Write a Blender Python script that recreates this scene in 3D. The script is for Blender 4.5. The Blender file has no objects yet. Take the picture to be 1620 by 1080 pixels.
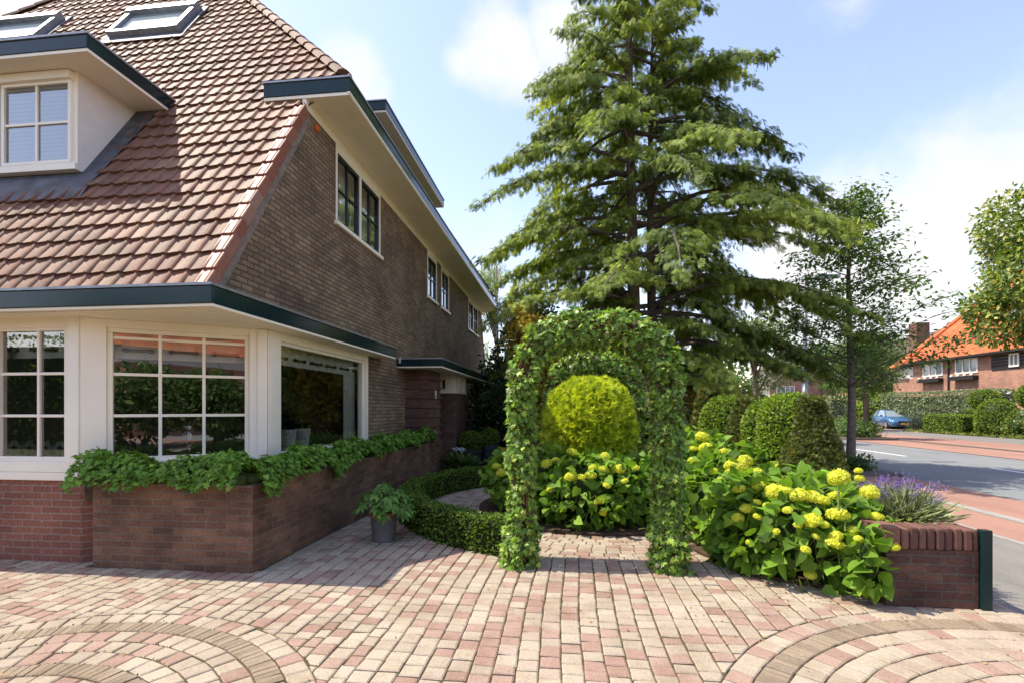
import bpy, math, random
import numpy as np
from mathutils import Vector, noise as mnoise

random.seed(7)
RNG = np.random.default_rng(11)
SC = bpy.context.scene
COL = SC.collection
R = math.radians

# ------------------------------------------------------------------ scene bookkeeping
def tag(o, label=None, cat=None, group=None, kind=None):
    if label: o['label'] = label
    if cat: o['category'] = cat
    if group: o['group'] = group
    if kind: o['kind'] = kind
    return o

def thing(name, label, cat, loc=(0, 0, 0), group=None):
    o = bpy.data.objects.new(name, None)
    o.empty_display_size = 0.1
    COL.objects.link(o)
    o.location = loc
    return tag(o, label, cat, group)

def wloc(p):
    v = Vector((0, 0, 0))
    while p is not None:
        v = v + p.location
        p = p.parent
    return v

def link_mesh(name, me, mat, parent=None, origin=None):
    """mesh coordinates are given in world space; re-centre them on origin / parent"""
    o = bpy.data.objects.new(name, me)
    COL.objects.link(o)
    off = wloc(parent) if parent is not None else Vector(origin or (0, 0, 0))
    if off.length > 0:
        n = len(me.vertices)
        a = np.empty(n * 3, dtype=np.float32)
        me.vertices.foreach_get('co', a)
        a = a.reshape(-1, 3) - np.array(off, dtype=np.float32)
        me.vertices.foreach_set('co', a.ravel())
        me.update()
    if parent is not None:
        o.parent = parent
    else:
        o.location = off
    if mat is not None and not me.materials:
        me.materials.append(mat)
    return o

# ------------------------------------------------------------------ mesh builder
class MB:
    def __init__(s):
        s.v = []; s.f = []; s.t = []; s.cur = 0.5
    def add(s, pts, faces):
        b = len(s.v)
        s.v += [tuple(p) for p in pts]
        for f in faces:
            s.f.append(tuple(b + i for i in f)); s.t.append(s.cur)
        return s
    def quad(s, *p): return s.add(p, [tuple(range(len(p)))])
    def box(s, x0, x1, y0, y1, z0, z1):
        p = [(x0, y0, z0), (x1, y0, z0), (x1, y1, z0), (x0, y1, z0), (x0, y0, z1), (x1, y0, z1), (x1, y1, z1), (x0, y1, z1)]
        return s.add(p, [(0, 3, 2, 1), (4, 5, 6, 7), (0, 1, 5, 4), (1, 2, 6, 5), (2, 3, 7, 6), (3, 0, 4, 7)])
    def obox(s, o, ux, uy, uz, a0, a1, b0, b1, c0, c1):
        o, ux, uy, uz = Vector(o), Vector(ux), Vector(uy), Vector(uz)
        P = lambda a, b, c: o + ux * a + uy * b + uz * c
        p = [P(a0, b0, c0), P(a1, b0, c0), P(a1, b1, c0), P(a0, b1, c0), P(a0, b0, c1), P(a1, b0, c1), P(a1, b1, c1), P(a0, b1, c1)]
        return s.add(p, [(0, 3, 2, 1), (4, 5, 6, 7), (0, 1, 5, 4), (1, 2, 6, 5), (2, 3, 7, 6), (3, 0, 4, 7)])
    def prism(s, poly, f0, f1):
        """poly: 2D points, f0/f1: functions 2D->3D"""
        n = len(poly)
        p = [f0(q) for q in poly] + [f1(q) for q in poly]
        fs = [tuple(range(n))[::-1], tuple(range(n, 2 * n))] + [(i, (i + 1) % n, n + (i + 1) % n, n + i) for i in range(n)]
        return s.add(p, fs)
    def vprism(s, poly, z0, z1):
        return s.prism(poly, lambda q: (q[0], q[1], z0), lambda q: (q[0], q[1], z1))
    def tube(s, pts, rad, n=8, cap=True):
        pts = [Vector(p) for p in pts]
        b = len(s.v); prev = None
        for i, p in enumerate(pts):
            d = (pts[min(i + 1, len(pts) - 1)] - pts[max(i - 1, 0)])
            if d.length < 1e-9: d = Vector((0, 0, 1))
            d.normalize()
            if prev is None:
                a = Vector((1, 0, 0)) if abs(d.x) < .8 else Vector((0, 1, 0))
                u = d.cross(a).normalized()
            else:
                u = (prev - d * prev.dot(d))
                u = u.normalized() if u.length > 1e-6 else d.orthogonal().normalized()
            prev = u; w = d.cross(u)
            r = rad[i] if hasattr(rad, '__len__') else rad
            for k in range(n):
                a = 2 * math.pi * k / n
                s.v.append(tuple(p + (u * math.cos(a) + w * math.sin(a)) * r))
        for i in range(len(pts) - 1):
            for k in range(n):
                s.f.append((b + i * n + k, b + i * n + (k + 1) % n, b + (i + 1) * n + (k + 1) % n, b + (i + 1) * n + k)); s.t.append(s.cur)
        if cap:
            s.f.append(tuple(b + k for k in range(n))[::-1]); s.t.append(s.cur)
            e = b + (len(pts) - 1) * n
            s.f.append(tuple(e + k for k in range(n))); s.t.append(s.cur)
        return s
    def lathe(s, c, prof, n=24):
        b = len(s.v)
        for r, z in prof:
            for k in range(n):
                a = 2 * math.pi * k / n
                s.v.append((c[0] + r * math.cos(a), c[1] + r * math.sin(a), c[2] + z))
        for i in range(len(prof) - 1):
            for k in range(n):
                s.f.append((b + i * n + k, b + i * n + (k + 1) % n, b + (i + 1) * n + (k + 1) % n, b + (i + 1) * n + k)); s.t.append(s.cur)
        s.f.append(tuple(b + k for k in range(n))[::-1]); s.t.append(s.cur)
        e = b + (len(prof) - 1) * n
        s.f.append(tuple(e + k for k in range(n))); s.t.append(s.cur)
        return s
    def build(s, name, mat, parent=None, origin=None, smooth=False, bevel=0, autouv=True, tint=False):
        me = bpy.data.meshes.new(name)
        me.from_pydata(s.v, [], s.f)
        me.update()
        if autouv and len(s.f) < 30000:
            uvl = me.uv_layers.new(name='uv')
            co = [Vector(v) for v in s.v]
            dat = np.empty((len(me.loops), 2), dtype=np.float32)
            up = Vector((0, 0, 1))
            for p in me.polygons:
                n = p.normal
                if abs(n.z) > .98:
                    tx, ty = Vector((1, 0, 0)), Vector((0, 1, 0))
                else:
                    tx = up.cross(n).normalized(); ty = n.cross(tx)
                for li in p.loop_indices:
                    c = co[me.loops[li].vertex_index]
                    dat[li] = (c.dot(tx), c.dot(ty))
            uvl.data.foreach_set('uv', dat.ravel())
        if tint:
            at = me.attributes.new('tint', 'FLOAT', 'FACE')
            at.data.foreach_set('value', np.array(s.t, dtype=np.float32))
        if smooth:
            me.polygons.foreach_set('use_smooth', [True] * len(me.polygons))
        o = link_mesh(name, me, mat, parent, origin)
        if bevel:
            m = o.modifiers.new('bevel', 'BEVEL'); m.width = bevel; m.segments = 2; m.limit_method = 'ANGLE'
        return o

# ------------------------------------------------------------------ numpy leaf clouds
def tmpl(verts, faces):
    return np.array(verts, dtype=np.float64), faces

T_OVAL = tmpl([(0, 0, 0), (.27, .45, .05), (0, 1, -.06), (0, .5, -.03), (-.27, .45, .05)], [(0, 1, 2, 3), (0, 3, 2, 4)])
T_SMALL = tmpl([(0, 0, 0), (.33, .5, .06), (0, 1, -.04), (-.33, .5, .06)], [(0, 1, 2), (0, 2, 3)])
T_NEEDLE = tmpl([(-.08, 0, 0), (.08, 0, 0), (.05, .7, 0), (0, 1, -.05), (-.05, .7, 0)], [(0, 1, 2, 3, 4)])
T_LANCE = tmpl([(0, 0, 0), (.14, .35, .03), (.12, .65, .01), (0, 1, -.12), (0, .5, -.04), (-.14, .35, .03), (-.12, .65, .01)],
               [(0, 1, 2, 4), (2, 3, 4), (0, 4, 6, 5), (4, 3, 6)])
T_HEART = tmpl([(0, .05, 0), (0, .36, -.02), (0, .7, -.05), (0, 1.02, -.16),
                (.22, -.06, .05), (.45, .18, .07), (.38, .5, .05), (.18, .82, -.04),
                (-.22, -.06, .05), (-.45, .18, .07), (-.38, .5, .05), (-.18, .82, -.04)],
               [(0, 4, 5, 1), (1, 5, 6, 2), (2, 6, 7, 3), (0, 1, 9, 8), (1, 2, 10, 9), (2, 3, 11, 10)])
T_IVY = tmpl([(0, .02, 0), (0, .42, .03), (.2, -.1, .0), (.5, .12, -.06), (.27, .34, .02), (.42, .62, -.05), (.16, .6, .02), (0, 1, -.08),
              (-.16, .6, .02), (-.42, .62, -.05), (-.27, .34, .02), (-.5, .12, -.06), (-.2, -.1, .0)],
             [(0, 2, 3, 4, 1), (1, 4, 5, 6), (1, 6, 7, 8), (1, 8, 9, 10), (0, 1, 10, 11, 12)])
def frond(n=5, w=.16, droop=.25, spread=.42):
    v = []; f = []
    def blade(x0, y0, x1, y1, ww):
        dx, dy = x1 - x0, y1 - y0; l = math.hypot(dx, dy); nx, ny = -dy / l * ww / 2, dx / l * ww / 2
        z = lambda x, y: -droop * (y * y + .8 * x * x)
        b = len(v)
        mx, my = x0 + .55 * dx, y0 + .55 * dy
        for (x, y) in ((x0 - nx * .4, y0 - ny * .4), (x0 + nx * .4, y0 + ny * .4), (mx + nx, my + ny), (x1, y1), (mx - nx, my - ny)):
            v.append((x, y, z(x, y)))
        f.append((b, b + 1, b + 2, b + 3, b + 4))
    blade(0, 0, 0, 1, w)
    for i in range(n):
        t = .1 + .72 * i / n; L = spread * (1 - .55 * t)
        for sg in (-1, 1):
            blade(0, t, sg * L, t + L * .75, w)
    return tmpl(v, f)
T_FROND = frond(4, .10, .30, .42)
T_FROND3 = frond(3, .13, .1, .4)
T_FERN = frond(7, .10, .3, .3)

def unit(a):
    return a / np.maximum(np.linalg.norm(a, axis=1, keepdims=True), 1e-9)

def rand_dirs(n):
    return unit(RNG.normal(size=(n, 3)))

def leaf_arrays(T, pos, d, nrm, size, tint, wscale=None):
    tv, tf = T
    d = unit(d); x = unit(np.cross(d, nrm)); z = np.cross(x, d)
    n = len(pos)
    s = np.asarray(size).reshape(-1, 1, 1) * np.ones((n, 1, 1))
    wx = np.ones((n, 1, 1)) if wscale is None else np.asarray(wscale).reshape(-1, 1, 1)
    V = pos[:, None, :] + s * (tv[None, :, 0:1] * wx * x[:, None, :] + tv[None, :, 1:2] * d[:, None, :] + tv[None, :, 2:3] * z[:, None, :])
    return V.reshape(-1, 3), tf, n, len(tv), np.repeat(np.asarray(tint) * np.ones(n), len(tv))

def leaves_object(name, parts, mat, parent=None, origin=None, extra=None):
    """parts: list of leaf_arrays results; extra: an MB core mesh merged in (tint from its faces)"""
    Vs = []; Ls = []; Tot = []; Ti = []; off = 0
    for (V, tf, n, k, ti) in parts:
        fl = np.concatenate([np.array(f) for f in tf])
        ft = np.array([len(f) for f in tf])
        base = (np.arange(n) * k)[:, None] + fl[None, :] + off
        Ls.append(base.ravel()); Tot.append(np.tile(ft, n)); Vs.append(V); Ti.append(ti); off += n * k
    if extra is not None and extra.f:
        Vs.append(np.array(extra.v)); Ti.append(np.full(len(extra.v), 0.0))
        Ls.append(np.array([i + off for f in extra.f for i in f])); Tot.append(np.array([len(f) for f in extra.f])); off += len(extra.v)
        if any(t != 0.5 for t in extra.t):
            tv = np.zeros(len(extra.v))
            for f, t in zip(extra.f, extra.t):
                for i in f: tv[i] = t
            Ti[-1] = tv
    V = np.concatenate(Vs).astype(np.float32); L = np.concatenate(Ls).astype(np.int32); T = np.concatenate(Tot).astype(np.int32)
    ti = np.concatenate(Ti).astype(np.float32)
    me = bpy.data.meshes.new(name)
    me.vertices.add(len(V)); me.vertices.foreach_set('co', V.ravel())
    me.loops.add(len(L)); me.loops.foreach_set('vertex_index', L)
    me.polygons.add(len(T))
    st = np.concatenate([[0], np.cumsum(T)[:-1]]).astype(np.int32)
    me.polygons.foreach_set('loop_start', st)
    try: me.polygons.foreach_set('loop_total', T)
    except Exception: pass
    me.update(calc_edges=True)
    at = me.attributes.new('tint', 'FLOAT', 'POINT'); at.data.foreach_set('value', ti)
    return link_mesh(name, me, mat, parent, origin)

def lump(p, f=1.0, seed=0.0):
    """cheap smooth pseudo-noise in -1..1 for arrays of points"""
    x, y, z = (p[:, 0] + seed) * f, (p[:, 1] - seed * .7) * f, (p[:, 2] + seed * .3) * f
    return (np.sin(1.7 * x + 1.3 * y + .4) + np.sin(2.3 * y - 1.1 * z + 1.9) + np.sin(1.9 * z + 1.5 * x + 3.1) + .7 * np.sin(3.7 * x - 2.9 * z + .8 * y)) / 3.7

# ------------------------------------------------------------------ materials
def newmat(name):
    m = bpy.data.materials.new(name); m.use_nodes = True
    nt = m.node_tree; nt.nodes.clear()
    return m, nt, nt.nodes, nt.links
def N(nt, t, **k):
    n = nt.nodes.new(t)
    for a, b in k.items():
        setattr(n, a, b)
    return n
def setin(n, **k):
    for a, b in k.items():
        n.inputs[a.replace('_', ' ')].default_value = b
    return n
def c4(c): return (c[0], c[1], c[2], 1)
def ramp(nt, stops, interp='LINEAR'):
    r = N(nt, 'ShaderNodeValToRGB'); cr = r.color_ramp; cr.interpolation = interp
    while len(cr.elements) < len(stops): cr.elements.new(.5)
    for e, (p, c) in zip(cr.elements, stops): e.position = p; e.color = c4(c)
    return r

def plain(name, col, rough=.5, spec=.5, noise=0.0, nscale=8, metal=0, bump=0.0, coat=0.0, col2=None):
    m, nt, nn, ll = newmat(name)
    out = N(nt, 'ShaderNodeOutputMaterial'); b = N(nt, 'ShaderNodeBsdfPrincipled')
    b.inputs['Roughness'].default_value = rough; b.inputs['Metallic'].default_value = metal
    b.inputs['Specular IOR Level'].default_value = spec; b.inputs['Coat Weight'].default_value = coat
    b.inputs['Base Color'].default_value = c4(col)
    ll.new(b.outputs[0], out.inputs[0])
    if noise or bump or col2:
        tc = N(nt, 'ShaderNodeTexCoord'); ns = N(nt, 'ShaderNodeTexNoise'); ns.inputs['Scale'].default_value = nscale; ns.inputs['Detail'].default_value = 6
        ll.new(tc.outputs['Object'], ns.inputs['Vector'])
        if noise or col2:
            d = col2 or tuple(max(0, c * (1 - noise)) for c in col)
            e = col if col2 else tuple(min(1, c * (1 + noise * .6)) for c in col)
            r = ramp(nt, [(.3, d), (.7, e)])
            ll.new(ns.outputs[0], r.inputs[0]); ll.new(r.outputs[0], b.inputs['Base Color'])
        if bump:
            bp = N(nt, 'ShaderNodeBump'); bp.inputs['Strength'].default_value = bump; bp.inputs['Distance'].default_value = .01
            ll.new(ns.outputs[0], bp.inputs['Height']); ll.new(bp.outputs[0], b.inputs['Normal'])
    return m

def groundmat(name, col, var=.2, broad=.25, fine=120, wide=.7, rough=.92, worn=None):
    m, nt, nn, ll = newmat(name)
    out = N(nt, 'ShaderNodeOutputMaterial'); b = N(nt, 'ShaderNodeBsdfPrincipled'); b.inputs['Roughness'].default_value = rough; b.inputs['Specular IOR Level'].default_value = .2
    tc = N(nt, 'ShaderNodeTexCoord'); last = None
    a = N(nt, 'ShaderNodeTexNoise'); a.inputs['Scale'].default_value = fine; a.inputs['Detail'].default_value = 4; w = N(nt, 'ShaderNodeTexNoise'); w.inputs['Scale'].default_value = wide; w.inputs['Detail'].default_value = 9; w.inputs['Roughness'].default_value = .7
    mp = N(nt, 'ShaderNodeMapping'); mp.inputs['Scale'].default_value = (1, .35, 1); ll.new(tc.outputs['Object'], mp.inputs[0])
    ll.new(tc.outputs['Object'], a.inputs['Vector']); ll.new(mp.outputs[0], w.inputs['Vector'])
    r1 = ramp(nt, [(.3, tuple(c * (1 - var) for c in col)), (.7, tuple(c * (1 + var) for c in col))]); r2 = ramp(nt, [(.3, (1 - broad,) * 3), (.5, (1, 1, 1)), (.72, worn or (1 + broad * .5,) * 3)])
    ll.new(a.outputs[0], r1.inputs[0]); ll.new(w.outputs[0], r2.inputs[0])
    x = N(nt, 'ShaderNodeMix'); x.data_type = 'RGBA'; x.blend_type = 'MULTIPLY'; x.inputs[0].default_value = 1
    ll.new(r1.outputs[0], x.inputs[6]); ll.new(r2.outputs[0], x.inputs[7]); ll.new(x.outputs[2], b.inputs['Base Color'])
    bp = N(nt, 'ShaderNodeBump'); bp.inputs['Strength'].default_value = .3; bp.inputs['Distance'].default_value = .004; ll.new(a.outputs[0], bp.inputs['Height']); ll.new(bp.outputs[0], b.inputs['Normal'])
    ll.new(b.outputs[0], out.inputs[0]); return m

def leafmat(name, stops, rough=.5, trans=.35, spec=.35, tcol=None, tgain=1.25, gain=1.25):
    m, nt, nn, ll = newmat(name)
    out = N(nt, 'ShaderNodeOutputMaterial'); b = N(nt, 'ShaderNodeBsdfPrincipled'); t = N(nt, 'ShaderNodeBsdfTranslucent'); mx = N(nt, 'ShaderNodeMixShader')
    at = N(nt, 'ShaderNodeAttribute'); at.attribute_name = 'tint'
    r = ramp(nt, [(p, tuple(min(.8, c * gain) for c in q)) for p, q in stops])
    ll.new(at.outputs['Fac'], r.inputs[0]); ll.new(r.outputs[0], b.inputs['Base Color'])
    b.inputs['Roughness'].default_value = rough; b.inputs['Specular IOR Level'].default_value = spec
    g = N(nt, 'ShaderNodeMix'); g.data_type = 'RGBA'; g.blend_type = 'MULTIPLY'; g.inputs[0].default_value = 1
    ll.new(r.outputs[0], g.inputs[6]); g.inputs[7].default_value = c4(tcol or (tgain * 1.1, tgain * 1.1, tgain * .5))
    ll.new(g.outputs[2], t.inputs['Color'])
    mx.inputs[0].default_value = trans
    ll.new(b.outputs[0], mx.inputs[1]); ll.new(t.outputs[0], mx.inputs[2]); ll.new(mx.outputs[0], out.inputs[0])
    return m

def brickmat(name, c1, c2, mortar, bw=.215, rh=.066, ms=.007, bump=.6, stain=None, stain_scale=1.2, rough=.85, var=.35, bias=0.0):
    m, nt, nn, ll = newmat(name)
    out = N(nt, 'ShaderNodeOutputMaterial'); b = N(nt, 'ShaderNodeBsdfPrincipled'); b.inputs['Roughness'].default_value = rough; b.inputs['Specular IOR Level'].default_value = .25
    tc = N(nt, 'ShaderNodeTexCoord'); br = N(nt, 'ShaderNodeTexBrick')
    br.offset = .5; br.inputs['Scale'].default_value = 1; br.inputs['Brick Width'].default_value = bw; br.inputs['Row Height'].default_value = rh
    br.inputs['Mortar Size'].default_value = ms; br.inputs['Mortar Smooth'].default_value = .25; br.inputs['Bias'].default_value = bias
    br.inputs['Color1'].default_value = c4(c1); br.inputs['Color2'].default_value = c4(c2); br.inputs['Mortar'].default_value = c4(mortar)
    nz = N(nt, 'ShaderNodeTexNoise'); nz.inputs['Scale'].default_value = 9; nz.inputs['Detail'].default_value = 3
    vm = N(nt, 'ShaderNodeVectorMath'); vm.operation = 'MULTIPLY_ADD'
    ll.new(tc.outputs['UV'], nz.inputs['Vector'])
    vm.inputs[1].default_value = (.010, .010, 0)
    ll.new(nz.outputs['Color'], vm.inputs[0]); ll.new(tc.outputs['UV'], vm.inputs[2]); ll.new(vm.outputs[0], br.inputs['Vector'])
    # fine grain + broad weathering
    n2 = N(nt, 'ShaderNodeTexNoise'); n2.inputs['Scale'].default_value = 45; n2.inputs['Detail'].default_value = 5
    n3 = N(nt, 'ShaderNodeTexNoise'); n3.inputs['Scale'].default_value = stain_scale; n3.inputs['Detail'].default_value = 7; n3.inputs['Roughness'].default_value = .65
    ll.new(tc.outputs['UV'], n2.inputs['Vector']); ll.new(tc.outputs['UV'], n3.inputs['Vector'])
    r2 = ramp(nt, [(.25, (1 - var,) * 3), (.75, (1 + var * .6,) * 3)])
    ll.new(n2.outputs[0], r2.inputs[0])
    m1 = N(nt, 'ShaderNodeMix'); m1.data_type = 'RGBA'; m1.blend_type = 'MULTIPLY'; m1.inputs[0].default_value = 1
    ll.new(br.outputs['Color'], m1.inputs[6]); ll.new(r2.outputs[0], m1.inputs[7])
    r3 = ramp(nt, [(.38, stain or (.7, .7, .72)), (.62, (1.08, 1.05, 1.0))])
    ll.new(n3.outputs[0], r3.inputs[0])
    m2 = N(nt, 'ShaderNodeMix'); m2.data_type = 'RGBA'; m2.blend_type = 'MULTIPLY'; m2.inputs[0].default_value = 1
    ll.new(m1.outputs[2], m2.inputs[6]); ll.new(r3.outputs[0], m2.inputs[7])
    ll.new(m2.outputs[2], b.inputs['Base Color'])
    inv = N(nt, 'ShaderNodeMath'); inv.operation = 'SUBTRACT'; inv.inputs[0].default_value = 1; ll.new(br.outputs['Fac'], inv.inputs[1])
    ad = N(nt, 'ShaderNodeMath'); ad.operation = 'MULTIPLY_ADD'; ll.new(n2.outputs[0], ad.inputs[0]); ad.inputs[1].default_value = .35; ll.new(inv.outputs[0], ad.inputs[2])
    bp = N(nt, 'ShaderNodeBump'); bp.inputs['Strength'].default_value = bump; bp.inputs['Distance'].default_value = .008
    ll.new(ad.outputs[0], bp.inputs['Height']); ll.new(bp.outputs[0], b.inputs['Normal'])
    ll.new(b.outputs[0], out.inputs[0])
    return m

def tintmat(name, stops, interp='CONSTANT', rough=.8, grain=.25, gscale=60, spec=.3, bump=.3, blot=None, blot_scale=2.0, coat=0):
    """colour from the per-face 'tint' attribute with mineral grain"""
    m, nt, nn, ll = newmat(name)
    out = N(nt, 'ShaderNodeOutputMaterial'); b = N(nt, 'ShaderNodeBsdfPrincipled'); b.inputs['Roughness'].default_value = rough; b.inputs['Specular IOR Level'].default_value = spec
    b.inputs['Coat Weight'].default_value = coat; b.inputs['Coat Roughness'].default_value = .25
    at = N(nt, 'ShaderNodeAttribute'); at.attribute_name = 'tint'; r = ramp(nt, stops, interp); ll.new(at.outputs['Fac'], r.inputs[0])
    tc = N(nt, 'ShaderNodeTexCoord'); ns = N(nt, 'ShaderNodeTexNoise'); ns.inputs['Scale'].default_value = gscale; ns.inputs['Detail'].default_value = 8; ns.inputs['Roughness'].default_value = .8
    ll.new(tc.outputs['Object'], ns.inputs['Vector'])
    g = ramp(nt, [(.3, (1 - grain,) * 3), (.7, (1 + grain * .7,) * 3)]); ll.new(ns.outputs[0], g.inputs[0])
    m1 = N(nt, 'ShaderNodeMix'); m1.data_type = 'RGBA'; m1.blend_type = 'MULTIPLY'; m1.inputs[0].default_value = 1
    ll.new(r.outputs[0], m1.inputs[6]); ll.new(g.outputs[0], m1.inputs[7]); last = m1.outputs[2]
    if blot:
        n3 = N(nt, 'ShaderNodeTexNoise'); n3.inputs['Scale'].default_value = blot_scale; n3.inputs['Detail'].default_value = 8; n3.inputs['Roughness'].default_value = .7
        ll.new(tc.outputs['Object'], n3.inputs['Vector'])
        r3 = ramp(nt, [(.36, blot), (.56, (1, 1, 1))]); ll.new(n3.outputs[0], r3.inputs[0])
        m2 = N(nt, 'ShaderNodeMix'); m2.data_type = 'RGBA'; m2.blend_type = 'MULTIPLY'; m2.inputs[0].default_value = 1
        ll.new(last, m2.inputs[6]); ll.new(r3.outputs[0], m2.inputs[7]); last = m2.outputs[2]
    ll.new(last, b.inputs['Base Color'])
    if bump:
        bp = N(nt, 'ShaderNodeBump'); bp.inputs['Strength'].default_value = bump; bp.inputs['Distance'].default_value = .004
        ll.new(ns.outputs[0], bp.inputs['Height']); ll.new(bp.outputs[0], b.inputs['Normal'])
    ll.new(b.outputs[0], out.inputs[0])
    return m

def glassmat(name, tint=(.75, .8, .78), refl=.9, base=.06):
    m, nt, nn, ll = newmat(name)
    out = N(nt, 'ShaderNodeOutputMaterial'); tr = N(nt, 'ShaderNodeBsdfTransparent'); gl = N(nt, 'ShaderNodeBsdfGlossy'); mx = N(nt, 'ShaderNodeMixShader')
    tr.inputs[0].default_value = c4(tint); gl.inputs[0].default_value = (refl, refl, refl, 1); gl.inputs['Roughness'].default_value = .004
    lw = N(nt, 'ShaderNodeFresnel'); lw.inputs[0].default_value = 1.5
    ma = N(nt, 'ShaderNodeMath'); ma.operation = 'MULTIPLY_ADD'; ma.inputs[1].default_value = 1.9; ma.inputs[2].default_value = base; ma.use_clamp = True
    ll.new(lw.outputs[0], ma.inputs[0]); ll.new(ma.outputs[0], mx.inputs[0]); ll.new(tr.outputs[0], mx.inputs[1]); ll.new(gl.outputs[0], mx.inputs[2]); ll.new(mx.outputs[0], out.inputs[0])
    # slight waviness of the old panes
    tc = N(nt, 'ShaderNodeTexCoord'); ns = N(nt, 'ShaderNodeTexNoise'); ns.inputs['Scale'].default_value = 1.6; bp = N(nt, 'ShaderNodeBump'); bp.inputs['Strength'].default_value = .05; bp.inputs['Distance'].default_value = .01
    ll.new(tc.outputs['Object'], ns.inputs['Vector']); ll.new(ns.outputs[0], bp.inputs['Height']); ll.new(bp.outputs[0], gl.inputs['Normal'])
    return m

M = {}
M['brown_brick'] = brickmat('brown brick', (.345, .24, .15), (.20, .135, .086), (.135, .11, .08), .20, .064, .010, 1.0, stain=(.66, .62, .62), bias=-.1)
M['red_brick'] = brickmat('red brick', (.29, .118, .082), (.22, .09, .062), (.28, .23, .19), .215, .068, .006, .5, stain=(.8, .78, .78))
M['planter_brick'] = brickmat('planter brick', (.265, .14, .085), (.15, .082, .052), (.21, .165, .13), .215, .066, .007, .9, stain=(.6, .58, .6), stain_scale=1.8)
M['wall_brick'] = brickmat('garden wall brick', (.165, .082, .058), (.10, .052, .04), (.12, .095, .08), .215, .066, .009, 1.0, stain=(.6, .58, .58), stain_scale=2.5)
M['porch_brick'] = brickmat('porch brick', (.22, .115, .085), (.14, .075, .058), (.13, .10, .09), .215, .066, .007, .8)
M['far_brick'] = brickmat('far brick', (.50, .26, .18), (.40, .20, .14), (.42, .30, .24), .22, .07, .006, .3)
M['cap_brick'] = tintmat('cap brick', [(0, (.17, .08, .058)), (.35, (.125, .06, .045)), (.7, (.205, .098, .07))], grain=.35, gscale=35, bump=.5)
M['white'] = plain('white paint', (.88, .80, .66), .4, .4, .05, 2.5)
M['white_soffit'] = plain('white boards', (.89, .80, .64), .5, .3, .05, 2)
M['render'] = plain('white render', (.78, .72, .66), .85, .2, .06, 5, bump=.15)
M['green'] = plain('dark green gloss paint', (.007, .026, .028), .16, .32, .15, 4)
M['frame_green'] = plain('dark window paint', (.010, .016, .018), .25, .5)
M['zinc'] = plain('zinc trim', (.32, .33, .34), .45, .5, .25, 9, metal=.6)
M['lead'] = plain('lead flashing', (.085, .09, .105), .6, .3, .45, 7, bump=.4)
M['mortar'] = plain('verge mortar', (.23, .18, .15), .95, .2, .3, 14, bump=.5)
M['roof_tile'] = tintmat('clay pan tile', [(0, (.145, .055, .032)), (.2, (.20, .088, .052)), (.45, (.235, .115, .07)), (.62, (.185, .098, .062)), (.78, (.28, .16, .102)), (.9, (.155, .075, .048))],
                         'LINEAR', rough=.6, grain=.35, gscale=18, spec=.22, bump=.25, blot=(.60, .57, .50), blot_scale=1.4)
M['verge_tile'] = tintmat('red verge tile', [(0, (.23, .075, .045)), (.5, (.30, .12, .075)), (1, (.33, .19, .13))], 'LINEAR', rough=.5, grain=.3, gscale=20)
M['paver'] = tintmat('concrete paver', [(0, (.395, .325, .24)), (.14, (.375, .305, .222)), (.28, (.41, .34, .255)), (.42, (.355, .29, .215)), (.54, (.385, .315, .235)), (.62, (.37, .295, .225)),
                                        (.66, (.345, .235, .18)), (.78, (.325, .21, .16)), (.90, (.29, .19, .14)), (.93, (.285, .22, .15)), (.965, (.235, .18, .125))],
                     'CONSTANT', rough=.9, grain=.42, gscale=75, bump=.5, blot=(.78, .74, .70), blot_scale=2.3)
M['joint'] = plain('sandy joint', (.11, .075, .045), .95, .1, .5, 20, col2=(.05, .05, .022))
M['asphalt'] = groundmat('asphalt', (.19, .195, .19), .2, .22)
M['red_path'] = groundmat('red asphalt', (.315, .175, .13), .15, .22)
M['grey_path'] = groundmat('grey pavement', (.19, .175, .155), .25, .3, 80, 1.2)
M['kerb'] = plain('kerb stone', (.30, .28, .25), .9, .2, .2, 6)
M['dark_kerb'] = plain('dark kerb', (.13, .11, .095), .9, .2, .2, 6)
M['line'] = groundmat('road paint', (.62, .62, .60), .1, .3, 60, 5)
M['soil'] = plain('soil', (.075, .05, .033), .97, .1, .5, 9, bump=.8)
M['ground'] = plain('garden ground', (.085, .095, .035), .97, .1, .4, 3, col2=(.06, .05, .03))
M['sand'] = plain('sandy drive', (.34, .25, .19), .95, .1, .2, 4)
M['bark'] = plain('bark', (.125, .085, .055), .95, .15, .5, 14, bump=1.0)
M['bark_grey'] = plain('grey bark', (.15, .12, .095), .95, .15, .45, 16, bump=1.0)
M['twig'] = plain('dead stems', (.17, .095, .05), .9, .2, .4, 20)
M['glass'] = glassmat('window glass', (.84, .87, .85), .95, .14)
M['glass_up'] = glassmat('upper glass', (.75, .78, .76), .95, .12)
M['glass_sky'] = plain('skylight glass', (.25, .3, .34), .06, .8, metal=.2)
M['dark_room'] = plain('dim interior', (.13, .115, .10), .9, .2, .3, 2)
M['curtain'] = plain('linen curtain', (.80, .77, .68), .9, .1, .08, 5)
M['net'] = plain('white blind', (.72, .75, .78), .7, .2, .05, 5)
M['strap'] = plain('dark cord', (.03, .026, .025), .6, .3)
M['pot_white'] = plain('white stone pot', (.82, .83, .80), .8, .2, .3, 22, bump=.5)
M['pot_grey'] = plain('grey terracotta', (.15, .135, .13), .8, .25, .3, 5, col2=(.10, .095, .10))
M['pot_rim'] = plain('terracotta rim', (.26, .12, .075), .85, .2, .3, 10)
M['pot_dark'] = plain('anthracite pot', (.022, .026, .036), .6, .4, .3, 8)
M['wicker'] = tintmat('pale woven band', [(0, (.40, .40, .34)), (.5, (.30, .31, .27)), (1, (.36, .33, .22))], 'LINEAR', grain=.2)
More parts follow.
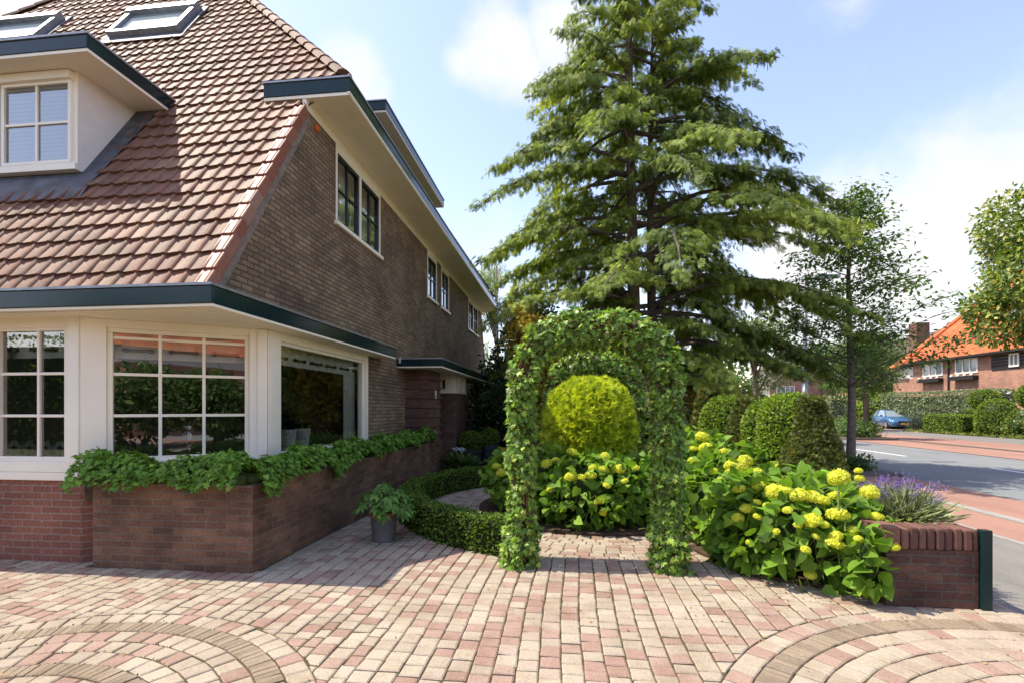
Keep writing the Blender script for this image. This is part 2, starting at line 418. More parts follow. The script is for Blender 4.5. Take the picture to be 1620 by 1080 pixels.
M['crystal'] = glassmat('clear glass', (.9, .93, .93), 1, .16)
M['steel'] = plain('galvanised steel', (.34, .36, .38), .45, .5, .12, 5, metal=.5)
M['orange_tile'] = brickmat('orange tile', (.60, .17, .06), (.52, .13, .045), (.34, .09, .04), .22, .30, .02, .6, var=.2)
M['brown_tile'] = brickmat('brown tile', (.17, .13, .11), (.13, .10, .085), (.07, .055, .05), .22, .30, .025, .6, var=.3)
M['black_board'] = plain('black board', (.02, .02, .022), .6, .3)
M['signal'] = plain('orange vent', (.55, .11, .03), .6, .3)

# ------------------------------------------------------------------ sun, sky, camera
EL = R(59.5); AZF = R(1)           # sun stands to the left of the picture, a touch towards the viewer
S = Vector((-math.cos(EL) * math.cos(AZF), -math.cos(EL) * math.sin(AZF), math.sin(EL)))
sl = bpy.data.lights.new('sun', 'SUN'); sl.energy = 2.75; sl.angle = R(.53); sl.color = (1, .94, .80)
so = bpy.data.objects.new('sun', sl); COL.objects.link(so); so.rotation_euler = S.to_track_quat('Z', 'Y').to_euler(); so.location = S * 60

TH = math.atan(90 / 780.)
def pixdir(px, py):
    r = (px - 810) / 780.; u = (646 - py) / 780.
    return Vector((r * math.cos(TH) - math.sin(TH), r * math.sin(TH) + math.cos(TH), u)).normalized()

world = bpy.data.worlds.new('World'); SC.world = world; world.use_nodes = True
nt = world.node_tree; nt.nodes.clear(); ll = nt.links
wo = N(nt, 'ShaderNodeOutputWorld'); bg = N(nt, 'ShaderNodeBackground'); bgc = N(nt, 'ShaderNodeBackground'); mxs = N(nt, 'ShaderNodeMixShader')
sky = N(nt, 'ShaderNodeTexSky'); sky.sky_type = 'NISHITA'; sky.sun_disc = False; sky.sun_elevation = EL; sky.sun_rotation = math.atan2(S.x, S.y)
sky.air_density = 1.25; sky.dust_density = .9; sky.ozone_density = 1.6
bg.inputs[1].default_value = .15
skm = N(nt, 'ShaderNodeMix'); skm.data_type = 'RGBA'; skm.blend_type = 'MULTIPLY'; skm.inputs[0].default_value = 1; skm.inputs[7].default_value = (.94, .80, .81, 1)
ll.new(sky.outputs[0], skm.inputs[6]); ll.new(skm.outputs[2], bg.inputs[0])
tc = N(nt, 'ShaderNodeTexCoord')
nz = N(nt, 'ShaderNodeTexNoise'); nz.inputs['Scale'].default_value = 5.5; nz.inputs['Detail'].default_value = 9; nz.inputs['Roughness'].default_value = .58
ll.new(tc.outputs['Generated'], nz.inputs['Vector'])
acc = None
for (px, py, rad, w) in ((790, 80, .10, .80), (880, 42, .085, .72), (745, 100, .06, .62), (560, 108, .075, .85), (590, 135, .05, .75), (1460, 380, .22, .9), (1350, 350, .14, .85), (1560, 440, .24, .95), (1290, 430, .2, .9), (1330, -25, .07, .5), (850, 420, .25, .35), (2300, 330, .5, .8), (-800, 250, .5, .8)):
    d = pixdir(px, py)
    dt = N(nt, 'ShaderNodeVectorMath'); dt.operation = 'DISTANCE'; nrm = N(nt, 'ShaderNodeVectorMath'); nrm.operation = 'NORMALIZE'
    ll.new(tc.outputs['Generated'], nrm.inputs[0]); ll.new(nrm.outputs[0], dt.inputs[0]); dt.inputs[1].default_value = d
    mr = N(nt, 'ShaderNodeMapRange'); mr.interpolation_type = 'SMOOTHSTEP'
    mr.inputs[1].default_value = rad * 1.35; mr.inputs[2].default_value = rad * .25; mr.inputs[3].default_value = 0; mr.inputs[4].default_value = w
    ll.new(dt.outputs['Value'], mr.inputs[0])
    if acc is None: acc = mr.outputs[0]
    else:
        mm = N(nt, 'ShaderNodeMath'); mm.operation = 'MAXIMUM'; ll.new(acc, mm.inputs[0]); ll.new(mr.outputs[0], mm.inputs[1]); acc = mm.outputs[0]
# cloud cover = blob + noise, softly thresholded
a1 = N(nt, 'ShaderNodeMath'); a1.operation = 'MULTIPLY_ADD'; ll.new(nz.outputs[0], a1.inputs[0]); a1.inputs[1].default_value = 1.8; a1.inputs[2].default_value = -.90
a2 = N(nt, 'ShaderNodeMath'); a2.operation = 'ADD'; ll.new(acc, a2.inputs[0]); ll.new(a1.outputs[0], a2.inputs[1])
cl = N(nt, 'ShaderNodeMapRange'); cl.interpolation_type = 'SMOOTHSTEP'; cl.inputs[1].default_value = .22; cl.inputs[2].default_value = 1.05; ll.new(a2.outputs[0], cl.inputs[0])
bgc.inputs[0].default_value = (1, 1, 1, 1); bgc.inputs[1].default_value = .40
ll.new(cl.outputs[0], mxs.inputs[0]); ll.new(bg.outputs[0], mxs.inputs[1]); ll.new(bgc.outputs[0], mxs.inputs[2]); ll.new(mxs.outputs[0], wo.inputs[0])

cam = bpy.data.cameras.new('camera'); co = bpy.data.objects.new('camera', cam); COL.objects.link(co)
co.location = (0, 0, 1.5); co.rotation_euler = (R(90), 0, TH)
cam.sensor_width = 36; cam.lens = 780 / 1620 * 36; cam.shift_y = 106 / 1620; cam.clip_start = .05; cam.clip_end = 2000
SC.camera = co
SC.view_settings.view_transform = 'Standard'; SC.view_settings.look = 'None'; SC.view_settings.gamma = 1; SC.view_settings.exposure = 1.42
SC.render.engine = 'CYCLES'
SC.cycles.max_bounces = 8; SC.cycles.transparent_max_bounces = 12; SC.cycles.caustics_reflective = False; SC.cycles.caustics_refractive = False
SC.cycles.use_adaptive_sampling = True; SC.cycles.use_denoising = True

# ================================================================== SETTING
def sheet(name, x0, x1, y0, y1, z, mat):
    b = MB(); b.quad((x0, y0, z), (x1, y0, z), (x1, y1, z), (x0, y1, z))
    return tag(b.build(name, mat), kind='structure')
sheet('ground', -400, 400, -300, 600, -.06, M['ground'])
sheet('joint_bed', -9, 3.09, -14, 12.6, -.0095, M['joint'])
YN, YF = -120, 220
sheet('pavement', 3.1, 5.05, YN, YF, -.012, M['grey_path'])
sheet('cycle_path', 5.05, 7.42, YN, YF, -.016, M['red_path'])
b = MB(); b.box(5.93, 6.10, YN, YF, -.05, .004); tag(b.build('kerb', M['kerb']), kind='structure')
b = MB(); b.box(5.02, 5.10, YN, YF, -.05, -.006); tag(b.build('edging', M['kerb']), kind='structure')
sheet('road', 7.42, 13.45, YN, YF, -.03, M['asphalt'])
sheet('far_cycle_path', 13.45, 19.0, YN, YF, -.016, M['red_path'])
b = MB(); b.box(15.7, 15.92, YN, YF, -.05, .02); tag(b.build('far_kerb', M['dark_kerb']), kind='structure')
sheet('far_pavement', 19.0, 22.4, YN, YF, -.012, M['grey_path'])
sheet('driveway_entrance', 22.4, 27.5, 34.4, 50, -.02, M['sand'])
b = MB()
for y in np.arange(-100, 200, 6.1):
    y0 = y + 1.35
    b.quad((10.72, y0, -.025), (10.88, y0, -.025), (10.88, y0 + 2.9, -.025), (10.72, y0 + 2.9, -.025))
tag(b.build('road_markings', M['line']), kind='structure')
# sandy worn strip in front of the garden wall
sheet('sand_strip', 2.2, 3.3, 3.35, 4.3, -.0055, M['sand'])
b = MB(); b.vprism([(1.25, 5.5), (1.6, 4.62), (2.4, 4.25), (3.0, 4.25), (3.0, 13), (-2.0, 18), (-8, 19), (-8, 13.3), (-1.2, 13.3), (.4, 11), (1.9, 10.2), (3.05, 8), (2.6, 6.2)], -.05, .03)
tag(b.build('garden_soil', M['soil']), kind='structure')
BC = (.35, 7.6)
b = MB(); b.vprism([(BC[0] + 1.72 * math.cos(a), BC[1] + 1.72 * math.sin(a)) for a in np.linspace(0, 2 * math.pi, 40, endpoint=False)], -.05, .03)
tag(b.build('bed_soil', M['soil']), kind='structure')

# ---- paving: every block is modelled, one sheet of paving in all
PV = MB()
def clip_half(poly, nx, ny, c):
    """keep nx*x+ny*y >= c"""
    out = []
    for i in range(len(poly)):
        p, q = poly[i], poly[(i + 1) % len(poly)]
        dp = nx * p[0] + ny * p[1] - c; dq = nx * q[0] + ny * q[1] - c
        if dp >= 0: out.append(p)
        if dp * dq < 0:
            t = dp / (dp - dq); out.append((p[0] + t * (q[0] - p[0]), p[1] + t * (q[1] - p[1])))
    return out
def area(poly):
    return .5 * sum(poly[i][0] * poly[(i + 1) % len(poly)][1] - poly[(i + 1) % len(poly)][0] * poly[i][1] for i in range(len(poly)))
def paver(poly, gap=.0052, tint=None, h=None, jit=.004, bev=.009):
    a = area(poly)
    if abs(a) < .0016: return
    if a < 0: poly = poly[::-1]
    cx = sum(p[0] for p in poly) / len(poly); cy = sum(p[1] for p in poly) / len(poly)
    def shrink(q, g):
        dx, dy = q[0] - cx, q[1] - cy; l = math.hypot(dx, dy); k = max(.3, 1 - g * 1.3 / l)
        return (cx + dx * k, cy + dy * k)
    h = h if h is not None else random.gauss(0, .0016)
    tx, ty = random.gauss(0, .014), random.gauss(0, .014)
    zz = lambda p: h + tx * (p[0] - cx) + ty * (p[1] - cy)
    base = [(p[0] + random.uniform(-jit, jit), p[1] + random.uniform(-jit, jit)) for p in (shrink(q, gap) for q in poly)]
    top = [shrink(q, bev) for q in base]
    n = len(base)
    PV.cur = random.random() * .93 if tint is None else tint
    pts = [(p[0], p[1], zz(p)) for p in top] + [(p[0], p[1], zz(p) - .006) for p in base] + [(p[0], p[1], -.03) for p in base]
    fs = [tuple(range(n))]
    for k in range(2):
        for i in range(n):
            j = (i + 1) % n
            fs.append((k * n + n + i, k * n + n + j, k * n + j, k * n + i))
    PV.add(pts, fs)
CIR = [((-2.82, 1.52), 1.785, 1.64, 1.50), ((2.80, 1.75), 2.245, 2.10, 1.95)]
RING_IN, RING_OUT = 1.75, 2.62
def planter_foot(x, y): return x < -2.82 and y > (4.23 if x > -4.52 else 4.36)
x = -7.6; ci = 0
while x < 3.25:
    w = .096 if random.random() < .14 else .132
    y = .55 + random.uniform(0, .12)
    if x + w < -2.86: ymax = 4.42
    else: ymax = 12.4 if x < -.9 else 5.6
    while y < ymax:
        l = random.choice((.114, .118, .122, .130, .10))
        wav = lambda yy: .012 * math.sin(yy * 1.3 + x * .6) + .006 * math.sin(yy * 3.1 + x * 2)
        poly = [(x + wav(y), y), (x + w + wav(y), y), (x + w + wav(y + l), y + l), (x + wav(y + l), y + l)]
        y += l
        px, py = x + w / 2, y - l / 2
        if planter_foot(px, py): continue
        # outside edge of the front beds and of the circles
        if px > 1.2 and py > 5.3 - (px - 1.2) * .72: 
            if py > 4.55: continue
        skip = False
        d = math.hypot(px - BC[0], py - BC[1])
        if py > 4.7:
            if d < RING_OUT - .1: continue
            if d < RING_OUT + .12:
                ux, uy = (px - BC[0]) / d, (py - BC[1]) / d
                poly = clip_half(poly, ux, uy, ux * BC[0] + uy * BC[1] + RING_OUT)
        for (c, ro, r1, r2) in CIR:
            d = math.hypot(px - c[0], py - c[1])
            if d < ro - .11: skip = True
            elif d < ro + .11:
                ux, uy = (px - c[0]) / d, (py - c[1]) / d
                poly = clip_half(poly, ux, uy, ux * c[0] + uy * c[1] + ro)
        if skip or len(poly) < 3: continue
        paver(poly)
    x += w
def ring(c, r0, r1, seg, tint=None, a0=0, a1=2 * math.pi, test=None, **k):
    L = (a1 - a0) * (r0 + r1) / 2; n = max(6, int(L / seg)); off = random.random()
    for i in range(n):
        t0 = a0 + (a1 - a0) * (i + off) / n; t1 = a0 + (a1 - a0) * (i + 1 + off) / n
        P = [(c[0] + r * math.cos(t), c[1] + r * math.sin(t)) for r, t in ((r0, t0), (r1, t0), (r1, t1), (r0, t1))]
        mx = sum(p[0] for p in P) / 4; my = sum(p[1] for p in P) / 4
        if test and not test(mx, my): continue
        paver(P[::-1], tint=tint() if callable(tint) else tint, **k)
dark = lambda: random.choice((.94, .95, .955, .97, .98))
okc = lambda x, y: y > .5 and not (x > 3.25)
for (c, ro, r1, r2) in CIR:
    ring(c, r1, ro, .128, test=okc)
    ring(c, r2, r1, .047, tint=dark, test=okc, gap=.0025, bev=.004, jit=.001)
    r = r2; k = 0
    while r > .2:
        if c[0] < 0 and k == 3:
            ring(c, r - .13, r, .047, tint=dark, test=okc, gap=.0025, bev=.004, jit=.001); r -= .13
        else:
            ring(c, r - .141, r, .128, test=okc); r -= .141
        k += 1
# round path behind the arch
okr = lambda x, y: not (x > 1.1 and y < 5.0)
r = RING_OUT
while r > RING_IN:
    ring(BC, r - .108, r, .15, test=okr); r -= .108
tag(PV.build('paving', M['paver'], autouv=False, tint=True), kind='structure')

# ================================================================== THE HOUSE
HX, HY_ = -8.25, 4.3
house = thing('house', 'large brown brick house with steep red tiled roof and dark green gutters', 'house', (-8, 12, 0))
RB, RA = 1.5818, -4.2067            # front roof slope: z = RA + RB*y
WX = -3.4                           # side wall
PY_ = lambda x: (lambda q: (x, q[0], q[1]))
# side upper wall (trapezium, openings cut as separate strips)
def wall_strips(mb, axis_pt, u0, u1, z0, z1, holes):
    """vertical wall made of butted rectangles around holes [(u0,u1,z0,z1)], axis_pt(u,z)->3D (front face)"""
    us = sorted({u0, u1, *[h[0] for h in holes], *[h[1] for h in holes]})
    for a, c in zip(us[:-1], us[1:]):
        hs = sorted([h for h in holes if h[0] <= a + 1e-6 and h[1] >= c - 1e-6], key=lambda h: h[2])
        z = z0
        for h in hs:
            if h[2] > z + 1e-6: mb.quad(axis_pt(a, z), axis_pt(c, z), axis_pt(c, h[2]), axis_pt(a, h[2]))
            z = h[3]
        if z < z1 - 1e-6: mb.quad(axis_pt(a, z), axis_pt(c, z), axis_pt(c, z1), axis_pt(a, z1))
def reveals(mb, pt, h, depth):
    u0, u1, z0, z1 = h
    for (a, b_) in (((u0, z0), (u0, z1)), ((u1, z1), (u1, z0)), ((u0, z1), (u1, z1)), ((u1, z0), (u0, z0))):
        mb.quad(pt(a[0], a[1], 0), pt(b_[0], b_[1], 0), pt(b_[0], b_[1], depth), pt(a[0], a[1], depth))
ZSOF = 5.45
UPW = [(6.89, 8.60, 4.25, 5.42), (11.6, 12.45, 4.22, 5.34), (12.9, 13.75, 4.22, 5.34), (16.5, 18.2, 4.22, 5.3)]
bw = MB()
spt = lambda u, z, d=0: (WX - d, u, z)
wall_strips(bw, lambda u, z: spt(u, z), 6.02, 18.9, 2.5, ZSOF, UPW)
bw.quad(spt(4.36, 2.66), spt(6.02, 2.66), spt(6.02, 5.29))
bw.quad(spt(4.3, 2.5), spt(6.02, 2.5), spt(6.02, 2.66), spt(4.3, 2.66))
bw.quad(spt(18.9, 2.5), spt(20.35, 2.5), spt(18.9, ZSOF))
for h in UPW: reveals(bw, spt, h, .16)
bw.build('brick_wall', M['brown_brick'], house)
# lower side wall
BWIN = (5.30, 8.06, .86, 2.42)
lw = MB()
wall_strips(lw, lambda u, z: spt(u, z), 5.24, 20.35, -.05, 2.5, [BWIN])
lw.box(-13, -3.42, 20.3, 20.4, 0, 2.5)
lw.build('lower_brick_wall', M['brown_brick'], house)
# red front wall below the sill (front facade) and chamfer wall
C1, C2 = (-4.74, 4.3), (-3.4, 5.24)
rw = MB(); rw.box(-13.2, -4.74, 4.3, 4.45, -.05, .80)
rw.quad((C1[0], C1[1], -.05), (C2[0], C2[1], -.05), (C2[0], C2[1], .86), (C1[0], C1[1], .86))
rw.build('red_brick_wall', M['red_brick'], house)
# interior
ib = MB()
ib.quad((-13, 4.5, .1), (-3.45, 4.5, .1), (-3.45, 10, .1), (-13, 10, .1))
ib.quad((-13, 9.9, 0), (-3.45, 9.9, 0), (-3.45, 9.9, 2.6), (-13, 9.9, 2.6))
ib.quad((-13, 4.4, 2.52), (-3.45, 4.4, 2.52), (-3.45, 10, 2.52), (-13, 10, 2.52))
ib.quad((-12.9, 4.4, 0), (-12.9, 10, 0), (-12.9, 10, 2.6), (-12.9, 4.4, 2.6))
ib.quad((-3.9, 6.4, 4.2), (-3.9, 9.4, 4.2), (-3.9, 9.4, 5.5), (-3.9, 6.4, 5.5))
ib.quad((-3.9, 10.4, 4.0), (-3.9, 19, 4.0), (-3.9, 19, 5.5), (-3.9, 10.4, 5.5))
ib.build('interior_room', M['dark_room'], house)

# ---- roof shell
HIPX = lambda y: -3.27 - (y - 6.6) * 1.506
AP = (-8.25, 6.6 + (8.25 - 3.27) / 1.506); APZ = RA + RB * AP[1]
rs = MB()
fz = lambda y: RA + RB * y
yr = 6.02; xl = 2 * HX
def mir(x): return 2 * HX - x
rs.quad((mir(WX), 4.05, fz(4.33) - .25), (WX, 4.05, fz(4.33) - .25), (WX, 4.33, fz(4.33)), (mir(WX), 4.33, fz(4.33)))
rs.quad((mir(WX), 4.33, fz(4.33)), (WX, 4.33, fz(4.33)), (WX, 6.1, fz(6.1)), (-2.95, 6.4, fz(6.4)), (AP[0], AP[1], APZ), (mir(-2.95), 6.4, fz(6.4)), (mir(WX), 6.1, fz(6.1)))
rs.quad((-2.95, 6.4, fz(6.4)), (-2.9, 19.4, fz(6.4)), (AP[0], 16.0, APZ), (AP[0], AP[1], APZ))
rs.quad((mir(-2.9), 19.4, fz(6.4)), (mir(-2.95), 6.4, fz(6.4)), (AP[0], AP[1], APZ), (AP[0], 16.0, APZ))
rs.quad((-2.9, 19.4, fz(6.4)), (mir(-2.9), 19.4, fz(6.4)), (AP[0], 16.0, APZ))
roof = rs.build('roof', M['brown_tile'], house)

# ---- clay pan tiles on the front slope
tn = Vector((0, -RB, 1)).normalized(); ts = Vector((0, 1, RB)).normalized(); tx = Vector((1, 0, 0))
TW, TL = .182, .252
tiles = MB()
prof = []      # cross section of one tile: (u, height)
for t, h in ((0, .010), (.06, .003), (.2, -.001), (.42, -.002), (.6, .002), (.72, .012), (.82, .022), (.9, .024), (.98, .016), (1.05, .004)):
    prof.append((t * TW, h))
DX0, DX1 = -9.85, -5.80            # dormer opening along x
def tile(x0, s0, tint):
    tiles.cur = tint
    o = Vector((x0, 4.33, fz(4.33))) + ts * s0 + tn * .012
    ja = random.uniform(-.004, .004); jl = random.uniform(-.006, .006)
    pts = []
    for (s_, zz) in ((jl, .036 + ja), (jl, .052 + ja), (TL * .5, .040), (TL + .03, .022)):
        for (u, h) in prof:
            e = 0
            if s_ == jl: e = -.010 * math.cos(2 * math.pi * (u / TW - .45)) * -1      # curved lower edge
            pts.append(o + tx * u + ts * (s_ + e) + tn * (zz + h - (.016 if (s_ == jl and zz < .045 + ja and zz < .04 + ja) else 0)))
    n = len(prof); fs = []
    for r_ in range(3):
        for i in range(n - 1):
            fs.append((r_ * n + i, r_ * n + i + 1, (r_ + 1) * n + i + 1, (r_ + 1) * n + i))
    tiles.add(pts, fs)
row = 0
slope_len = (AP[1] - 4.33) * math.sqrt(1 + RB * RB)
s0 = -.05
while s0 < slope_len:
    y = 4.33 + s0 / math.sqrt(1 + RB * RB); z = fz(y)
    xr = WX - .06 if y < 6.28 else min(HIPX(y) - .10, -2.95)
    xl_ = -13.1 if y < 6.05 else mir(xr)
    x = xr - TW
    while x > xl_:
        ym = y + .12
        inD = DX0 - .1 < x and z < 5.75 and ((5.12 < y < 5.40 and x + TW < -5.62) or (y >= 5.30 and x + TW * .6 < -5.66 + (y - 5.3) * .10))
        band = math.sin(x * 1.7 + s0 * 2.3) * .5 + math.sin(x * .6 - s0 * 1.1) * .5
        t = min(1, max(0, random.gauss(.42 + .1 * band + .03 * (z - 4), .23)))
        if not inD: tile(x, s0, t)
        x -= TW
    s0 += TL; row += 1
tiles.build('roof_tile_covering', M['roof_tile'], roof, smooth=False, autouv=False, tint=True)
# verge tiles down the right edge, hip caps up the hips
vg = MB(); s0 = -.05
while True:
    y = 4.33 + s0 / math.sqrt(1 + RB * RB)
    if y > 6.0: break
    vg.cur = random.random()
    o = Vector((WX - .03, 4.33, fz(4.33))) + ts * s0
    e0 = random.uniform(-.006, .006); tilt = (ts + tn * -.075).normalized(); nn_ = tx.cross(tilt)
    vg.obox(o, tx, tilt, nn_, .03, .06 + e0, -.02, TL + .012, -.035, .085)
    vg.obox(o, tx, tilt, nn_, -.085, .03, -.02, TL + .012, .058, .082)
    s0 += TL
vg.build('verge_tile', M['verge_tile'], roof, bevel=.012, tint=True)
mo = MB(); o = Vector((WX, 4.33, fz(4.33)))
mo.obox(o, tx, ts, tn, -.06, .02, 0, 3.2, -.13, -.03); mo.build('verge_mortar', M['mortar'], roof)
hp = MB()
for sg in (1, -1):
    a = Vector((-3.1 if sg > 0 else mir(-3.1), 6.49, fz(6.49))); e = Vector((AP[0], AP[1], APZ)); d = (e - a); L = d.length; d.normalize()
    side = d.cross(Vector((0, 0, 1))).normalized(); upv = side.cross(d)
    k = 0.
    while k < L:
        hp.cur = random.random() * .5 + .45
        n = 7; pts = []
        for (s_, r_) in ((-.03, .125), (.33, .105)):
            for i in range(n):
                an = math.pi * i / (n - 1)
                pts.append(a + d * (k + s_) + side * math.cos(an) * r_ + upv * (math.sin(an) * r_ * .8 + .015))
        fs = [(i, i + 1, n + i + 1, n + i) for i in range(n - 1)] + [tuple(range(n))]
        hp.add(pts, fs); k += .31
hp.build('hip_tile', M['roof_tile'], roof, autouv=False, tint=True)

# ---- gutters, fascias and soffits
gx = -3.1
g = MB()
g.box(-13.3, gx, 3.97, 4.0, 2.42, 2.575)                       # front board
g.box(gx - .03, gx, 4.0, 8.62, 2.42, 2.575)                     # side board
g.box(WX, gx - .03, 8.59, 8.62, 2.42, 2.575)
gut = g.build('gutter_board', M['green'], house, bevel=.006)
z_ = MB(); z_.box(-13.32, gx + .015, 3.955, 4.4, 2.577, 2.60); z_.box(WX, gx + .015, 4.4, 8.635, 2.577, 2.60)
z_.build('zinc_edge', M['zinc'], gut)
sf = MB(); sf.box(-13.3, gx - .004, 3.985, 4.55, 2.395, 2.42)
sf.box(-5.2, gx - .004, 4.55, 8.605, 2.395, 2.42)
for k in range(3): sf.box(-13.3, gx - .05, 4.03 + k * .11, 4.034 + k * .11, 2.391, 2.395)
sf.build('gutter_soffit', M['white_soffit'], house, bevel=.003)
# entrance canopy
cx = -2.49
g = MB(); g.box(WX, cx, 9.5, 9.53, 2.34, 2.48); g.box(cx - .03, cx, 9.53, 15.6, 2.34, 2.48); g.box(WX, cx - .03, 15.57, 15.6, 2.34, 2.48)
cg = g.build('canopy_board', M['green'], house, bevel=.005)
z_ = MB(); z_.box(WX, cx + .015, 9.485, 15.61, 2.482, 2.505); z_.build('zinc_edge', M['zinc'], cg)
sf = MB(); sf.box(WX, cx - .004, 9.51, 15.58, 2.315, 2.34); sf.build('canopy_soffit', M['white_soffit'], house)
# rain spout under the join of gutter and canopy
sp = MB(); sp.tube([(-3.33, 9.47, 2.52), (-3.33, 9.44, 2.44), (-3.33, 9.44, 2.40)], .028, 8); sp.build('rain_spout', M['zinc'], house)

# main eaves of the side roof (sags slightly to the rear, as in the picture)
SAG = -.0135
def sagbox(mb, x0, x1, y0, y1, z0, z1):
    f = lambda y, z: z + SAG * (y - 6.05)
    p = [(x0, y0, f(y0, z0)), (x1, y0, f(y0, z0)), (x1, y1, f(y1, z0)), (x0, y1, f(y1, z0)), (x0, y0, f(y0, z1)), (x1, y0, f(y0, z1)), (x1, y1, f(y1, z1)), (x0, y1, f(y1, z1))]
    mb.add(p, [(0, 3, 2, 1), (4, 5, 6, 7), (0, 1, 5, 4), (1, 2, 6, 5), (2, 3, 7, 6), (3, 0, 4, 7)])
fx = -2.80
g = MB(); sagbox(g, -3.98, fx, 6.05, 6.08, 5.57, 5.745); sagbox(g, fx - .03, fx, 6.08, 19.6, 5.57, 5.745); sagbox(g, -3.98, fx - .03, 19.57, 19.6, 5.57, 5.745)
fas = g.build('eaves_board', M['green'], house, bevel=.006)
z_ = MB(); sagbox(z_, -4.0, fx + .014, 6.035, 19.61, 5.748, 5.772); z_.build('zinc_edge', M['zinc'], fas)
sf = MB(); sagbox(sf, -3.98, fx - .004, 6.06, 19.58, 5.53, 5.57)
sagbox(sf, fx - .03, fx + .006, 6.05, 19.6, 5.545, 5.569)
for k in range(6): sagbox(sf, fx - .12 - k * .095, fx - .116 - k * .095, 6.09, 19.55, 5.526, 5.53)
sf.build('eaves_soffit', M['white_soffit'], house)
b = MB(); sagbox(b, WX - .05, WX + .004, 6.07, 19.5, 5.40, 5.528); b.build('wall_plate', M['white_soffit'], house)
# rear dormer on the side roof: flat roof with soffit seen above the eaves
ud = MB(); sagbox(ud, -3.53, -3.5, 9.17, 13.6, 7.29, 7.455); sagbox(ud, -6.2, -3.5, 9.14, 9.17, 7.29, 7.455); sagbox(ud, -6.2, -3.53, 13.57, 13.6, 7.29, 7.455)
udo = ud.build('rear_dormer_board', M['green'], house, bevel=.005)
b = MB(); sagbox(b, -6.2, -3.485, 9.12, 13.62, 7.457, 7.48); b.build('zinc_edge', M['zinc'], udo)
b = MB(); sagbox(b, -6.2, -3.504, 9.16, 13.58, 7.25, 7.29); sagbox(b, -6.2, -4.05, 9.5, 13.3, 5.9, 7.25); b.build('rear_dormer_wall', M['render'], house)
# orange vent cap under the eaves
b = MB(); b.lathe((0, 0, 0), [(.045, 0), (.05, .02), (.03, .045)], 14)
b.v = [(WX + z2, 6.32 + x2, 5.28 + y2) for (x2, y2, z2) in b.v]
b.build('vent_cap', M['signal'], house)

# ---- windows: generic casement builder on a local frame
def casement(parent, name, o, u, n, U0, U1, Z0, Z1, ncol, nrow, bar=.024, fr=.05, mat='white', glass='glass', outer=None, barmat=None, depth=.05, cols=None, rows=None, inset=.045):
    """o: 3D origin on the wall face at u=0,z=0; u: horizontal unit, n: outward normal"""
    up = Vector((0, 0, 1)); u = Vector(u).normalized(); n = Vector(n).normalized(); o = Vector(o)
    fb = MB(); bm = M[barmat or mat]
    def bx(a0, a1, z0, z1, d0, d1): fb.obox(o, u, up, n, a0, a1, z0, z1, d0, d1)
    bx(U0, U1, Z1 - fr, Z1, -inset - depth, -inset + depth * .4); bx(U0, U1, Z0, Z0 + fr, -inset - depth, -inset + depth * .4)
    bx(U0, U0 + fr, Z0 + fr, Z1 - fr, -inset - depth, -inset + depth * .4 - .002); bx(U1 - fr, U1, Z0 + fr, Z1 - fr, -inset - depth, -inset + depth * .4 - .002)
    cu = cols or [U0 + fr + (U1 - U0 - 2 * fr) * i / ncol for i in range(1, ncol)]
    cz = rows or [Z0 + fr + (Z1 - Z0 - 2 * fr) * i / nrow for i in range(1, nrow)]
    for c in cu: bx(c - bar / 2, c + bar / 2, Z0 + fr, Z1 - fr, -inset - depth * .7, -inset + .006)
    for c in cz: bx(U0 + fr, U1 - fr, c - bar / 2, c + bar / 2, -inset - depth * .7, -inset + .004)
    w = fb.build(name, bm, parent, bevel=.004)
    gb = MB(); d = -inset - depth * .35
    P = lambda a, z: o + u * a + up * z + n * d
    gb.quad(P(U0 + fr * .5, Z0 + fr * .5), P(U1 - fr * .5, Z0 + fr * .5), P(U1 - fr * .5, Z1 - fr * .5), P(U0 + fr * .5, Z1 - fr * .5))
    gb.build('pane', M[glass], w)
    return w
def boards(parent, name, o, u, n, lst, mat='white', bevel=.004):
    b = MB(); up = Vector((0, 0, 1))
    for (a0, a1, z0, z1, d0, d1) in lst: b.obox(o, u, up, n, a0, a1, z0, z1, d0, d1)
    return b.build(name, M[mat], parent, bevel=bevel)

# front windows (left): from x=-13 to corner at -4.74
FU, FN = Vector((1, 0, 0)), Vector((0, -1, 0))
fo = Vector((0, 4.3, 0))
boards(house, 'front_window_surround', fo, FU, FN, [(-13, -4.74, 2.30, 2.397, -.12, .0), (-4.90, -4.741, .975, 2.30, -.12, .0), (-4.865, -4.745, .97, 2.395, 0, .018)], 'white')
boards(house, 'front_window_sill', fo, FU, FN, [(-13, -4.74, .80, .875, -.12, .03), (-13, -4.742, .877, .975, -.12, .012)], 'white')
for x0, x1, cols in ((-5.73, -4.90, [-5.255]), (-6.62, -5.78, [-6.2]), (-7.5, -6.67, [-7.08])):
    casement(house, 'front_window', fo, FU, FN, x0, x1, .975, 2.32, 2, 3, bar=.028, fr=.05, rows=[1.43, 1.85], cols=cols)
for a in (-5.78, -6.67): boards(house, 'front_window_post', fo, FU, FN, [(a, a + .05, .975, 2.30, -.12, .004)], 'white')
# chamfered window
cu = Vector((C2[0] - C1[0], C2[1] - C1[1], 0)); CL = cu.length; cu.normalize(); cn = Vector((cu.y, -cu.x, 0)); co_ = Vector((C1[0], C1[1], 0))
boards(house, 'bay_window_surround', co_, cu, cn, [(0, CL, .86, .97, -.12, .015), (0.001, .20, .97, 2.394, -.12, .003), (CL - .18, CL - .001, .97, 2.394, -.12, .003), (.20, CL - .18, 2.31, 2.394, -.12, .0), (CL - .10, CL + .0, .971, 2.39, .003, .02)], 'white')
casement(house, 'bay_window', co_, cu, cn, .20, CL - .18, .965, 2.31, 3, 3, bar=.03, fr=.045, rows=[1.43, 1.85, 2.215])
